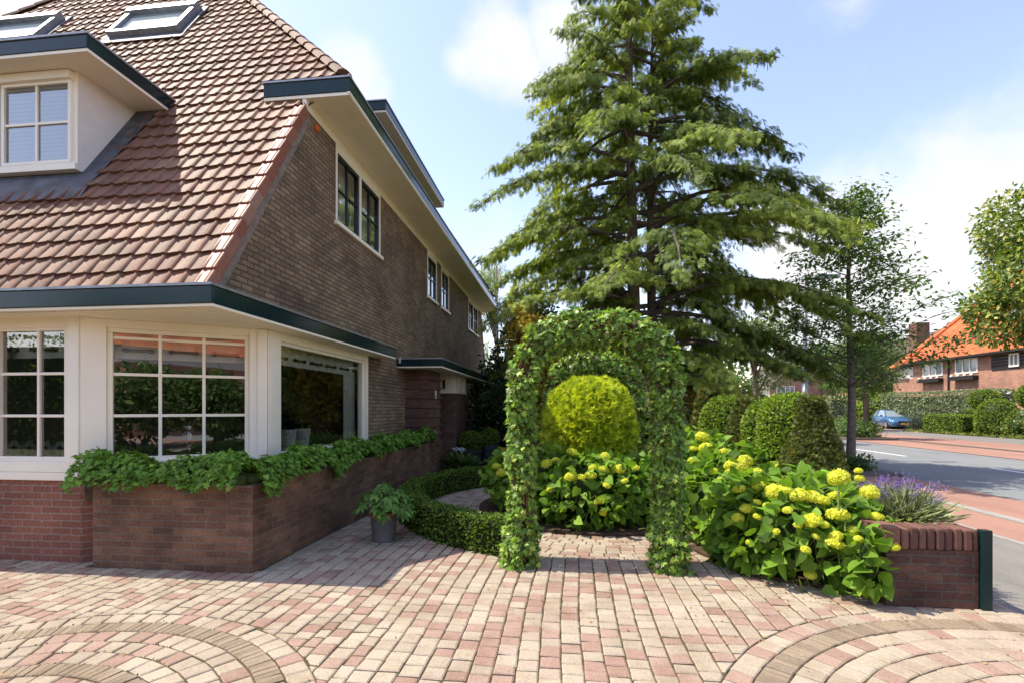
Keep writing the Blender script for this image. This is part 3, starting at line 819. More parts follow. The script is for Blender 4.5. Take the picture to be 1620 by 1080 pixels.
# large side window
so_ = Vector((WX, 0, 0)); SU, SN = Vector((0, 1, 0)), Vector((1, 0, 0))
boards(house, 'side_window_surround', so_, SU, SN, [(5.245, 5.50, .86, 2.395, -.12, .008), (5.27, 5.38, .861, 2.392, .008, .022), (7.95, 8.06, .86, 2.395, -.12, .008), (5.50, 7.95, .86, .945, -.12, .02), (5.50, 7.95, 2.30, 2.395, -.12, .006)], 'white')
casement(house, 'side_window', so_, SU, SN, 5.50, 7.95, .94, 2.305, 1, 1, fr=.045)
# upper side windows with dark casements
for i, (u0, u1, z0, z1) in enumerate(UPW):
    boards(house, 'upper_window_surround', so_, SU, SN, [(u0, u0 + .045, z0, z1, -.14, .012), (u1 - .045, u1, z0, z1, -.14, .012), (u0 + .045, u1 - .045, z1 - .14, z1, -.14, .010), (u0 - .04, u1 + .05, z0 - .06, z0, -.14, .05)], 'white')
    if i in (0, 3):
        mid = (u0 + u1) / 2
        boards(house, 'upper_window_post', so_, SU, SN, [(mid - .035, mid + .035, z0, z1 - .14, -.14, .012)], 'white')
        pr = ((u0 + .045, mid - .035), (mid + .035, u1 - .045))
    else: pr = ((u0 + .045, u1 - .045),)
    for a, c in pr:
        casement(house, 'upper_window', so_, SU, SN, a, c, z0 + .005, z1 - .14, 2, 2, bar=.028, fr=.05, mat='frame_green', glass='glass_up', inset=.02)
# white blinds seen behind the upper panes
for i, (u0, u1, z0, z1) in enumerate(UPW):
    b = MB(); b.quad((WX - .22, u0, z0), (WX - .22, u1, z0), (WX - .22, u1, z1), (WX - .22, u0, z1)); b.build('upper_blind', M['curtain'], house)


# ---- porch: banded pillar and box with small windows
pl = MB(); z = 0; k = 0
while z < 2.3:
    h = .066 if k % 4 else .06; pr = .018 if k % 4 in (1, 2) else 0
    hh = .132 if k % 2 == 0 else .066
    e = 0 if k % 2 == 0 else .03
    hh = min(hh, 2.314 - z)
    pl.box(WX, -2.885 + e, 10.0 - e, 10.85, z, z + hh); z += hh; k += 1
    if hh < .01: break
pl.build('brick_pillar', M['porch_brick'], house)
pb = MB(); pb.box(WX, -2.75, 11.9, 12.95, 0, 1.88); pb.build('porch_wall', M['porch_brick'], house)
po = Vector((0, 11.9, 0))
boards(house, 'porch_window_surround', po, FU, FN, [(WX, -2.73, 1.88, 1.96, -.1, .03), (WX, -2.75, 2.25, 2.314, -.1, .02), (-3.01, -2.75, 1.96, 2.25, -.1, .004), (-3.40, -3.33, 1.96, 2.25, -.1, .004)], 'white')
boards(house, 'porch_side_panel', Vector((-2.75, 11.9, 0)), SU, SN, [(.005, 1.05, 1.88, 2.314, -.05, .0)] + [(.12 + .22 * q, .16 + .22 * q, 1.95, 2.31, 0, .015) for q in range(5)] + [(.0, 1.06, 1.88, 1.95, 0, .025)], 'white')
casement(house, 'porch_window', po, FU, FN, -3.33, -3.15, 1.96, 2.25, 1, 1, fr=.02, inset=.03)
casement(house, 'porch_window', po, FU, FN, -3.15, -3.01, 1.96, 2.25, 1, 1, fr=.03, inset=.02)
num = bpy.data.curves.new('house_number', 'FONT'); num.body = '8'; num.size = .26; num.extrude = .006; num.align_x = 'CENTER'
tmpo = bpy.data.objects.new('tmp', num); COL.objects.link(tmpo); bpy.context.view_layer.update(); nme = bpy.data.meshes.new_from_object(tmpo); bpy.data.objects.remove(tmpo)
no = bpy.data.objects.new('house_number', nme); COL.objects.link(no); no.parent = house; nme.materials.clear()
no.location = Vector((-2.86, 10.4, 1.72)) - house.location; no.rotation_euler = (R(90), 0, R(90)); nme.materials.append(M['white'])
# low brick kerb wall at the back of the porch is built with the garden

# ---- front dormer
dm = MB(); DZ0, DZ1 = 4.30, 5.57; DYF = 5.30
dm.box(-9.8, -5.86, DYF, DYF + .04, 4.36, DZ1 - .01)
dm.prism([(5.341, 4.30), (6.25, 5.56), (5.341, 5.56)], lambda q: (-5.90, q[0], q[1]), lambda q: (-5.86, q[0], q[1]))
dorm = dm.build('dormer', M['render'], house)
b = MB(); b.box(-9.9, -5.41, 4.98, 5.01, 5.575, 5.725); b.box(-5.44, -5.41, 5.01, 6.33, 5.575, 5.725); dg = b.build('dormer_board', M['green'], dorm, bevel=.005)
b = MB(); b.box(-9.92, -5.395, 4.965, 6.36, 5.728, 5.752); b.build('dormer_zinc_edge', M['zinc'], dorm)
b = MB(); b.box(-9.9, -5.414, 4.99, 6.3, 5.54, 5.575); b.build('dormer_soffit', M['white_soffit'], dorm)
b = MB()
def slope_quad(mb, p, lift): mb.quad(*[(x, y, fz(y) + lift) for x, y in p])
slope_quad(b, [(-9.9, 5.07), (-5.60, 5.07), (-5.64, 5.36), (-9.9, 5.36)], .118)
slope_quad(b, [(-5.88, 5.30), (-5.62, 5.24), (-5.50, 6.26), (-5.88, 6.3)], .112)
b.build('dormer_flashing', M['lead'], dorm)
do = Vector((0, DYF, 0))
boards(dorm, 'dormer_window_surround', do, FU, FN, [(-9.8, -5.86, 4.36, 4.44, 0, .05), (-5.93, -5.86, 4.44, 5.54, 0, .02), (-9.8, -5.90, 5.435, 5.53, .0, .09)], 'white')
for a in (-6.87, -7.86, -8.85):
    casement(house, 'dormer_window', do, FU, FN, a, a + .95, 4.44, 5.435, 2, 2, bar=.032, fr=.04, inset=-.035, depth=.04, glass='glass_up')
b = MB()
for k in range(19): b.obox(do, FU, Vector((0, -.35, 1)).normalized(), FN, -8.9, -6.0, 4.46 + k * .053, 4.505 + k * .053, 1.555 + .0, 1.559) if False else b.box(-8.9, -6.0, DYF - .012, DYF - .008, 4.46 + k * .05, 4.503 + k * .05)
b.build('dormer_blind', M['net'], dorm)
# ---- skylights
def skylight(x0, x1, y0, y1):
    b = MB(); o = Vector((0, 4.33, fz(4.33))); s0 = (y0 - 4.33) * math.sqrt(1 + RB * RB); s1 = (y1 - 4.33) * math.sqrt(1 + RB * RB)
    fl = .07
    b.obox(o, tx, ts, tn, x0, x0 + .09, s0, s1, .02, .17); b.obox(o, tx, ts, tn, x1 - .09, x1, s0, s1, .02, .17)
    b.obox(o, tx, ts, tn, x0 + .09, x1 - .09, s0, s0 + .09, .02, .165); b.obox(o, tx, ts, tn, x0 - .01, x1 + .01, s1 - .13, s1 + .03, .03, .20)
    w = b.build('skylight', M['zinc'], house, bevel=.008)
    p = MB(); P = lambda a, s_: o + tx * a + ts * s_ + tn * .12
    p.quad(P(x0 + .08, s0 + .08), P(x1 - .08, s0 + .08), P(x1 - .08, s1 - .1), P(x0 + .08, s1 - .1)); p.build('skylight_pane', M['glass_sky'], w)
    f = MB(); f.obox(o, tx, ts, tn, x0 - .12, x1 + .12, s0 - .20, s0, .075, .085); f.obox(o, tx, ts, tn, x1, x1 + .11, s0 - .1, s1 + .1, .06, .085); f.obox(o, tx, ts, tn, x0 - .11, x0, s0 - .1, s1 + .1, .06, .085); f.build('skylight_flashing', M['lead'], w)
skylight(-7.66, -6.36, 7.50, 7.97)
skylight(-10.45, -9.15, 7.60, 8.07)

# ---- curtains and things on the sills
def valance(o, u, n, a0, a1, z0, z1, d, pitch):
    cv = MB()
    o = Vector(o); u = Vector(u); n = Vector(n); k = int((a1 - a0) / .05)
    for i in range(k):
        p, q = a0 + (a1 - a0) * i / k, a0 + (a1 - a0) * (i + 1) / k
        w = lambda t: .012 * math.sin(t * 25)
        P = lambda t, z: o + u * t + Vector((0, 0, z)) + n * (d + w(t))
        cv.quad(P(p, z0), P(q, z0), P(q, z1), P(p, z1))
    vo = cv.build('window_valance', M['curtain'], house)
    t = a0 + pitch * .4
    while t < a1:
        zc = z0 + .085; cs = MB()
        cs.tube([o + u * t + n * (d + .03) + Vector((0, 0, zc)), o + u * (t + pitch * .55) + n * (d + .03) + Vector((0, 0, zc))], .014, 6)
        for tt in (t, t + pitch * .55): cs.lathe(tuple(o + u * tt + n * (d + .03) + Vector((0, 0, zc - .025))), [(.004, 0), (.026, .012), (.026, .038), (.004, .05)], 8)
        cs.build('valance_cord', M['strap'], vo); t += pitch
valance(fo, FU, FN, -7.5, -4.92, 2.02, 2.34, -.2, .46)
valance(co_, cu, cn, .16, CL - .16, 2.02, 2.34, -.2, .40)
valance(so_, SU, SN, 5.48, 7.95, 2.05, 2.34, -.2, .44)
cv = MB()
for i in range(10):
    y = 7.56 + i * .045; cv.quad((WX - .2 + .02 * math.sin(i * 1.7), y, .95), (WX - .2 + .02 * math.sin((i + 1) * 1.7), y + .045, .95), (WX - .2 + .02 * math.sin((i + 1) * 1.7), y + .045, 2.2), (WX - .2 + .02 * math.sin(i * 1.7), y, 2.2))
cv.build('side_curtain', M['curtain'], house)
b = MB(); b.box(-3.75, WX - .1, 5.3, 8.0, .88, .93); b.build('inner_sill', M['white'], house)

# ================================================================== THINGS ON THE SILLS
def stone_pot(x, y, label, plant_seed):
    t = thing('stone_pot', label, 'pot', (x, y, .93), 'pots on the inner window sill')
    b = MB(); b.lathe((x, y, .93), [(.07, 0), (.078, .02), (.07, .035), (.085, .10), (.105, .26), (.112, .29), (.112, .305), (.095, .305), (.09, .27)], 20)
    b.build('pot_body', M['pot_white'], t, smooth=True)
    n = 160; d = rand_dirs(n); d[:, 2] = np.abs(d[:, 2]) + .4; d = unit(d)
    p = np.array([[x, y, 1.22]]) + d * RNG.uniform(.0, .10, (n, 1))
    leaves_object('sill_plant', [leaf_arrays(T_LANCE, p, d, rand_dirs(n), RNG.uniform(.08, .14, n), RNG.random(n))], LM['dark'], t)
LM = {}
LM['dark'] = leafmat('dark leaf', [(0, (.012, .022, .008)), (.4, (.022, .048, .014)), (1, (.05, .095, .024))], .45, .25)
LM['ivy'] = leafmat('ivy leaf', [(0, (.05, .03, .014)), (.08, (.055, .06, .016)), (.4, (.085, .15, .026)), (.75, (.15, .245, .038)), (1, (.31, .38, .075))], .40, .38, .36, gain=1.7)
LM['planter'] = leafmat('planter creeper', [(0, (.04, .06, .012)), (.3, (.075, .15, .022)), (.7, (.125, .235, .034)), (1, (.20, .32, .05))], .55, .38, .2, gain=1.5)
LM['hydrangea'] = leafmat('hydrangea leaf', [(0, (.03, .055, .01)), (.3, (.10, .185, .020)), (.7, (.16, .28, .030)), (1, (.22, .35, .045))], .55, .38, .2)
LM['flower'] = leafmat('hydrangea flower', [(0, (.36, .40, .03)), (.4, (.55, .56, .04)), (.8, (.64, .62, .07)), (1, (.68, .66, .17))], .7, .35, .15, (1.1, 1.1, .6))
LM['golden'] = leafmat('golden thuja', [(0, (.02, .03, .006)), (.25, (.14, .20, .016)), (.55, (.37, .44, .03)), (1, (.56, .58, .05))], .6, .35, .2)
LM['yew'] = leafmat('yew', [(0, (.03, .026, .010)), (.2, (.06, .072, .018)), (.6, (.105, .13, .028)), (.9, (.19, .19, .04)), (1, (.28, .17, .04))], .5, .28, .3)
LM['lime'] = leafmat('lime green shrub', [(0, (.025, .04, .008)), (.25, (.10, .155, .022)), (.65, (.21, .30, .034)), (1, (.33, .40, .055))], .5, .36, .3)
LM['box'] = leafmat('box leaf', [(0, (.016, .024, .006)), (.3, (.05, .095, .014)), (.7, (.12, .185, .024)), (1, (.22, .29, .04))], .5, .3, .22)
LM['conifer'] = leafmat('conifer spray', [(0, (.045, .06, .02)), (.3, (.115, .16, .038)), (.65, (.215, .28, .052)), (1, (.44, .48, .10))], .55, .34, .2, gain=1.2)
LM['street'] = leafmat('street tree leaf', [(0, (.03, .055, .014)), (.5, (.07, .13, .028)), (1, (.13, .21, .045))], .45, .4, .3)
LM['linden'] = leafmat('linden leaf', [(0, (.03, .06, .014)), (.45, (.075, .13, .026)), (.7, (.19, .23, .045)), (1, (.46, .42, .11))], .5, .35, .3)
LM['mid'] = leafmat('mid green leaf', [(0, (.025, .05, .014)), (.5, (.07, .13, .03)), (1, (.15, .21, .05))], .5, .35, .3)
LM['grey'] = leafmat('grey green leaf', [(0, (.07, .09, .05)), (.5, (.21, .25, .15)), (1, (.42, .46, .31))], .6, .3, .25)
LM['birch'] = leafmat('birch leaf', [(0, (.09, .12, .06)), (.5, (.19, .24, .12)), (1, (.35, .40, .24))], .5, .4, .35)
LM['gold_shrub'] = leafmat('yellow orange shrub', [(0, (.10, .09, .02)), (.5, (.32, .27, .035)), (.8, (.45, .32, .04)), (1, (.45, .20, .05))], .55, .35, .2)
LM['orange_shrub'] = leafmat('orange shrub', [(0, (.12, .06, .03)), (.5, (.38, .17, .09)), (1, (.5, .28, .15))], .55, .35, .2)
LM['hellebore'] = leafmat('hellebore leaf', [(0, (.03, .06, .014)), (.5, (.08, .16, .03)), (1, (.15, .25, .055))], .55, .35, .2, gain=1.5)
LM['lavender'] = leafmat('lavender foliage', [(0, (.10, .12, .05)), (.5, (.20, .24, .11)), (1, (.38, .40, .24))], .7, .25, .15)
LM['lavender_fl'] = leafmat('lavender flower', [(0, (.20, .15, .25)), (.5, (.15, .10, .27)), (1, (.22, .16, .36))], .7, .2, .1, (1, 1, 1))
LM['whitefl'] = leafmat('white petal', [(0, (.7, .7, .68)), (1, (.85, .85, .82))], .6, .3, .1, (1, 1, 1))
LM['litter'] = leafmat('dry leaf', [(0, (.10, .055, .02)), (.5, (.22, .12, .04)), (1, (.34, .24, .08))], .8, .1, .1)

stone_pot(-3.60, 5.98, 'white carved stone pot on the window sill, nearer the bay corner', 1)
stone_pot(-3.60, 6.32, 'white plain stone pot on the window sill, farther from the bay corner', 2)
gx_, gy_ = -4.12, 4.95
t = thing('glass_goblet', 'tall clear glass goblet standing inside the bay window', 'goblet', (gx_, gy_, .93))
b = MB(); b.lathe((gx_, gy_, .93), [(.05, 0), (.05, .012), (.012, .03), (.012, .10), (.03, .12), (.012, .14), (.045, .2), (.07, .27), (.055, .34), (.035, .36), (.05, .38), (.03, .40), (.01, .43)], 16)
b.build('goblet_body', M['crystal'], t, smooth=True)
# pale woven bench back just behind the front window
t = thing('woven_bench', 'pale woven bench back seen through the front window', 'bench', (-6.2, 4.75, .1))
b = MB()
for i in range(26):
    for j in range(4):
        b.cur = ((i * 7 + j * 3) % 5) / 5
        x = -7.4 + i * .095; z = .96 + j * .048; sg = 1 if (i + j) % 2 else -1
        dx, dz = Vector((.75, 0, .66 * sg)), Vector((-.66 * sg, 0, .75))
        b.obox((x, 4.72 + .012 * ((i + j) % 2), z), dx, dz, (0, 1, 0), -.05, .05, -.022, .022, 0, .008)
b.build('bench_back', M['wicker'], t, tint=True)
b = MB(); b.box(-7.5, -4.95, 4.74, 5.2, .44, .5)
for x in (-7.45, -5.0): b.box(x, x + .04, 4.76, 4.8, .1, .94); b.box(x, x + .04, 5.14, 5.18, .1, .44)
b.build('bench_frame', M['dark_room'], t)

# ================================================================== GARDEN MASONRY AND POTS
# brick planter round the bay
pt = thing('brick_planter', 'long dark brick planter wrapping round the bay window of the house', 'planter', (-2.9, 4.2, 0))
b = MB(); PX = -2.87
b.box(-4.50, PX, 4.20, 4.298, -.05, .80)
b.box(-3.07, PX, 4.298, 10.0 - .024, -.05, .80)
b.box(PX - .1, PX + .0, 9.977, 11.0, -.05, .80)
b.build('planter_wall', M['planter_brick'], pt, bevel=.006)
b = MB(); b.vprism([(-4.49, 4.30), (-3.07, 4.30), (-3.07, 9.97), (-3.39, 9.97), (-3.39, 5.26), (-4.7, 4.31)], .60, .76); b.build('planter_soil', M['soil'], pt)

# garden wall with a soldier-course cap and a green end post
gw = thing('garden_wall', 'low red brown brick garden wall with upright cap bricks beside the pavement', 'wall', (2.7, 4.1, 0))
b = MB(); b.box(2.40, 3.045, 4.06, 4.25, -.05, .435); b.box(2.86, 3.045, 4.25, 16, -.05, .435); b.box(2.40, 2.55, 4.25, 4.95, -.05, .435)
b.build('wall_body', M['wall_brick'], gw, bevel=.004)
b = MB(); x = 2.395
while x < 3.03:
    w = .112 if x < 2.4 else random.uniform(.058, .068)
    b.cur = random.random(); o = random.uniform(-.005, .005)
    b.box(x, min(x + w - .008, 3.043), 4.054 + o, 4.255, .435, .60 + random.uniform(-.006, .006)); x += w
y = 4.262
while y < 15.9:
    w = random.uniform(.058, .068); b.cur = random.random(); b.box(2.84, 3.06, y, y + w - .008, .435, .60 + random.uniform(-.005, .005)); y += w
y = 4.262
while y < 4.95:
    w = random.uniform(.058, .068); b.cur = random.random(); b.box(2.375, 2.56, y, y + w - .008, .435, .60 + random.uniform(-.005, .005)); y += w
b.build('cap_course', M['cap_brick'], gw, bevel=.013, tint=True)
b = MB(); b.vprism([(2.56, 4.26), (2.84, 4.26), (2.84, 12), (2.56, 12)], -.05, .545); b.build('wall_soil', M['soil'], gw)
gp = thing('steel_post', 'dark green steel plate post closing the end of the garden wall', 'post', (3.09, 4.1, 0))
b = MB(); b.box(3.048, 3.056, 4.03, 4.09, -.02, .592); b.box(3.056, 3.115, 4.03, 4.038, -.02, .592); b.box(3.107, 3.115, 4.038, 4.09, -.02, .592); b.box(3.05, 3.114, 4.031, 4.09, .592, .598)
b.build('post_plate', M['green'], gp, bevel=.002)
# low wall at the rear
lw_ = thing('rear_brick_wall', 'low dark red brick wall with upright bricks behind the box pots', 'wall', (-1.5, 13.1, 0))
b = MB(); x = -2.9
while x < 1.0:
    b.cur = random.random(); b.box(x, x + .058, 12.98 + random.uniform(-.004, .004), 13.2, .18, .46 + random.uniform(-.006, .006)); x += .066
b.build('cap_course', M['cap_brick'], lw_, bevel=.01, tint=True)
b = MB(); b.box(-2.9, 1.0, 13.0, 13.19, -.05, .178); b.build('wall_body', M['planter_brick'], lw_)

# ================================================================== PLANT TOOLS
def prof_sample(prof, n, c, jitter=.0, lumpy=0, lf=3.0, seed=0, zlow=None):
    """points + outward normals on a surface of revolution given by [(r,z)...]"""
    pr = np.array(prof, float); seg = np.diff(pr, axis=0); L = np.hypot(seg[:, 0], seg[:, 1]); A = L * (pr[:-1, 0] + pr[1:, 0]) / 2 + 1e-6
    i = RNG.choice(len(A), n, p=A / A.sum()); t = RNG.random(n)
    r = pr[i, 0] + t * seg[i, 0]; z = pr[i, 1] + t * seg[i, 1]
    a = RNG.uniform(0, 2 * np.pi, n); nr = seg[i, 1] / L[i]; nz = -seg[i, 0] / L[i]
    nn = np.c_[nr * np.cos(a), nr * np.sin(a), nz]
    p = np.c_[r * np.cos(a), r * np.sin(a), z] + np.array(c)
    if lumpy: p = p + nn * (lumpy * lump(p, lf, seed))[:, None]
    if jitter: p = p - nn * RNG.exponential(jitter, (n, 1))
    return p, nn
def ell_prof(rx, z0, z1, n=14, sq=1.0):
    out = []
    for i in range(n + 1):
        a = -math.pi / 2 + math.pi * i / n
        out.append((max(.001, rx * math.cos(a) ** sq), (z0 + z1) / 2 + (z1 - z0) / 2 * math.sin(a)))
    return out
def core_revolve(prof, c, k=.9, n=18):
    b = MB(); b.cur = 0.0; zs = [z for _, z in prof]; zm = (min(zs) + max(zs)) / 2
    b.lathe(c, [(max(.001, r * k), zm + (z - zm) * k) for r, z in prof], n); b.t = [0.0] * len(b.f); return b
def topiary(name, label, cat, c, prof, mat, n, size, T=T_FROND3, group=None, out=.7, up=.25, jitter=.02, lumpy=.03, lf=5, tbias=0.0, trunk=None, k=.9, tlump=.0):
    t = thing(name, label, cat, c, group)
    p, nn = prof_sample(prof, n, c, jitter, lumpy, lf, RNG.random() * 9)
    d = nn * out + rand_dirs(n) * .75 + np.array([0, 0, up]); nr = nn + rand_dirs(n) * .9
    ti = np.clip(RNG.normal(.5 + tbias, .22, n) + tlump * lump(p, 2.2, 3), .02, 1)
    leaves_object('foliage', [leaf_arrays(T, p, d, nr, RNG.uniform(.7, 1.25, n) * size, ti)], mat, t, extra=core_revolve(prof, c, k))
    if trunk:
        b = MB(); b.tube([(c[0], c[1], c[2] - .05), (c[0] + .01, c[1], c[2] + trunk[1])], [trunk[0], trunk[0] * .8], 8); b.build('trunk', M['bark'], t)
    return t
def path_shell(pts, w, h, n, z0=0.0, lumpy=.02, round_=.06, jitter=.015):
    """hedge surface along a polyline: sides + top"""
    pts = np.array(pts, float); seg = np.diff(pts, axis=0); L = np.hypot(seg[:, 0], seg[:, 1]); 
    i = RNG.choice(len(L), n, p=L / L.sum()); t = RNG.random(n)
    c = pts[i] + seg[i] * t[:, None]; tg = seg[i] / L[i][:, None]; nr = np.c_[-tg[:, 1], tg[:, 0]]
    per = h + w + h; s = RNG.random(n) * per
    off = np.where(s < h, -w / 2, np.where(s < h + w, s - h - w / 2, w / 2)); z = np.where(s < h, s, np.where(s < h + w, h, per - s))
    N_ = np.where((s < h)[:, None], np.c_[-nr, np.zeros(n)], np.where((s < h + w)[:, None], np.c_[np.zeros((n, 2)), np.ones(n)], np.c_[nr, np.zeros(n)]))
    # ends
    e = RNG.random(n) < (w * 1.2 / (L.sum() + w)); k = e.sum()
    if k:
        en = RNG.random(k) < .5; ix = np.where(e)[0]
        off[ix] = RNG.uniform(-w / 2, w / 2, k); z[ix] = RNG.uniform(0, h, k)
        c[ix] = np.where(en[:, None], pts[0], pts[-1]); tt = np.where(en[:, None], -seg[0] / L[0], seg[-1] / L[-1])
        nr[ix] = np.c_[-tt[:, 1], tt[:, 0]]; N_[ix] = np.c_[tt, np.zeros(k)]
    p = np.c_[c + nr * off[:, None], z + z0]
    p = p + N_ * (lumpy * lump(p, 6, 1))[:, None] - N_ * RNG.exponential(jitter, (n, 1))
    return p, N_
def path_core(pts, w, h, z0=0.0, k=.82):
    b = MB()
    pts = [Vector((p[0], p[1], 0)) for p in pts]; ls = []; rs_ = []
    for i, p in enumerate(pts):
        d = (pts[min(i + 1, len(pts) - 1)] - pts[max(i - 1, 0)]).normalized(); nrm = Vector((-d.y, d.x, 0))
        ls.append(p + nrm * w / 2 * k); rs_.append(p - nrm * w / 2 * k)
    z1 = z0 + h * (.5 + k / 2) - .01
    for i in range(len(pts) - 1):
        a, c, d, e = ls[i], ls[i + 1], rs_[i + 1], rs_[i]
        b.quad((a.x, a.y, z1), (e.x, e.y, z1), (d.x, d.y, z1), (c.x, c.y, z1))
        b.quad((a.x, a.y, z0), (a.x, a.y, z1), (c.x, c.y, z1), (c.x, c.y, z0)); b.quad((e.x, e.y, z0), (d.x, d.y, z0), (d.x, d.y, z1), (e.x, e.y, z1))
    for a, e in ((ls[0], rs_[0]), (ls[-1], rs_[-1])): b.quad((a.x, a.y, z0), (e.x, e.y, z0), (e.x, e.y, z1), (a.x, a.y, z1))
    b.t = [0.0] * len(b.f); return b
def hedge(name, label, cat, pts, w, h, n, mat, size, T=T_SMALL, group=None, z0=0.0, lumpy=.025, tbias=0, tlump=0.0, jitter=.015):
    m = pts[len(pts) // 2]; t = thing(name, label, cat, (m[0], m[1], z0), group)
    p, nn = path_shell(pts, w, h, n, z0, lumpy, jitter=jitter)
    d = nn * .6 + rand_dirs(n) * .8 + np.array([0, 0, .25]); nr = nn * .8 + rand_dirs(n) * .7
    ti = np.clip(RNG.normal(.5 + tbias, .22, n) + tlump * lump(p, 1.5, 2), .02, 1)
    leaves_object('foliage', [leaf_arrays(T, p, d, nr, RNG.uniform(.7, 1.3, n) * size, ti)], mat, t, extra=path_core(pts, w, h, z0))
    return t
def blob_shrub(name, label, cat, blobs, mat, n, size, T=T_OVAL, group=None, base=None, tbias=0.0, down=0.0, k=.85, dens=None, fuzz=.12, lumpy=.12, stems=True):
    """irregular shrub from several overlapping ellipsoids (x,y,z,rx,ry,rz)"""
    bl = np.array(blobs, float); c0 = base or (bl[:, 0].mean(), bl[:, 1].mean(), 0)
    t = thing(name, label, cat, c0, group)
    vol = (bl[:, 3] * bl[:, 5]) ** 1.0; i = RNG.choice(len(bl), n, p=vol / vol.sum()); dr = rand_dirs(n)
    r = bl[i, 3:6]; p = bl[i, :3] + dr * r * (1 + RNG.normal(-.02, fuzz, (n, 1)))
    nn = unit(dr / r); p = p + nn * (lumpy * r.mean(1) * lump(p, 3.0 / max(.3, r.mean()), 4))[:, None]
    # drop leaves buried deep in a neighbour
    keep = np.ones(n, bool)
    for j, q in enumerate(bl):
        dd = np.sqrt((((p - q[:3]) / q[3:6]) ** 2).sum(1)); keep &= (i == j) | (dd > .72)
    keep &= p[:, 2] > c0[2] + .01
    p, nn = p[keep], nn[keep]; m = len(p)
    d = nn * .6 + rand_dirs(m) * .8 + np.array([0, 0, .2 - down]); nr = nn * .6 + rand_dirs(m) * .8 + np.array([0, 0, .4])
    ti = np.clip(RNG.normal(.5 + tbias, .24, m), .02, 1)
    b = MB()
    for q in bl:
        pf = ell_prof(1, -1, 1, 8); s0 = len(b.v); b.lathe((0, 0, 0), pf, 10)
        for v in range(s0, len(b.v)): x, y, z = b.v[v]; b.v[v] = (q[0] + x * q[3] * k * .9, q[1] + y * q[4] * k * .9, max(c0[2], q[2] + z * q[5] * k * .9))
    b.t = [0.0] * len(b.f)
    leaves_object('foliage', [leaf_arrays(T, p, d, nr, RNG.uniform(.65, 1.3, m) * size, ti)], mat, t, extra=b if k > 0 else None)
    if stems:
        s = MB()
        for q in bl[:6]:
            s.tube([(c0[0] + random.uniform(-.1, .1), c0[1] + random.uniform(-.1, .1), c0[2] - .05), ((c0[0] + q[0]) / 2, (c0[1] + q[1]) / 2, (c0[2] + q[2]) / 2 + .1), (q[0], q[1], q[2])], [.03, .022, .01], 6)
        s.build('stem', M['bark'], t)
    return t

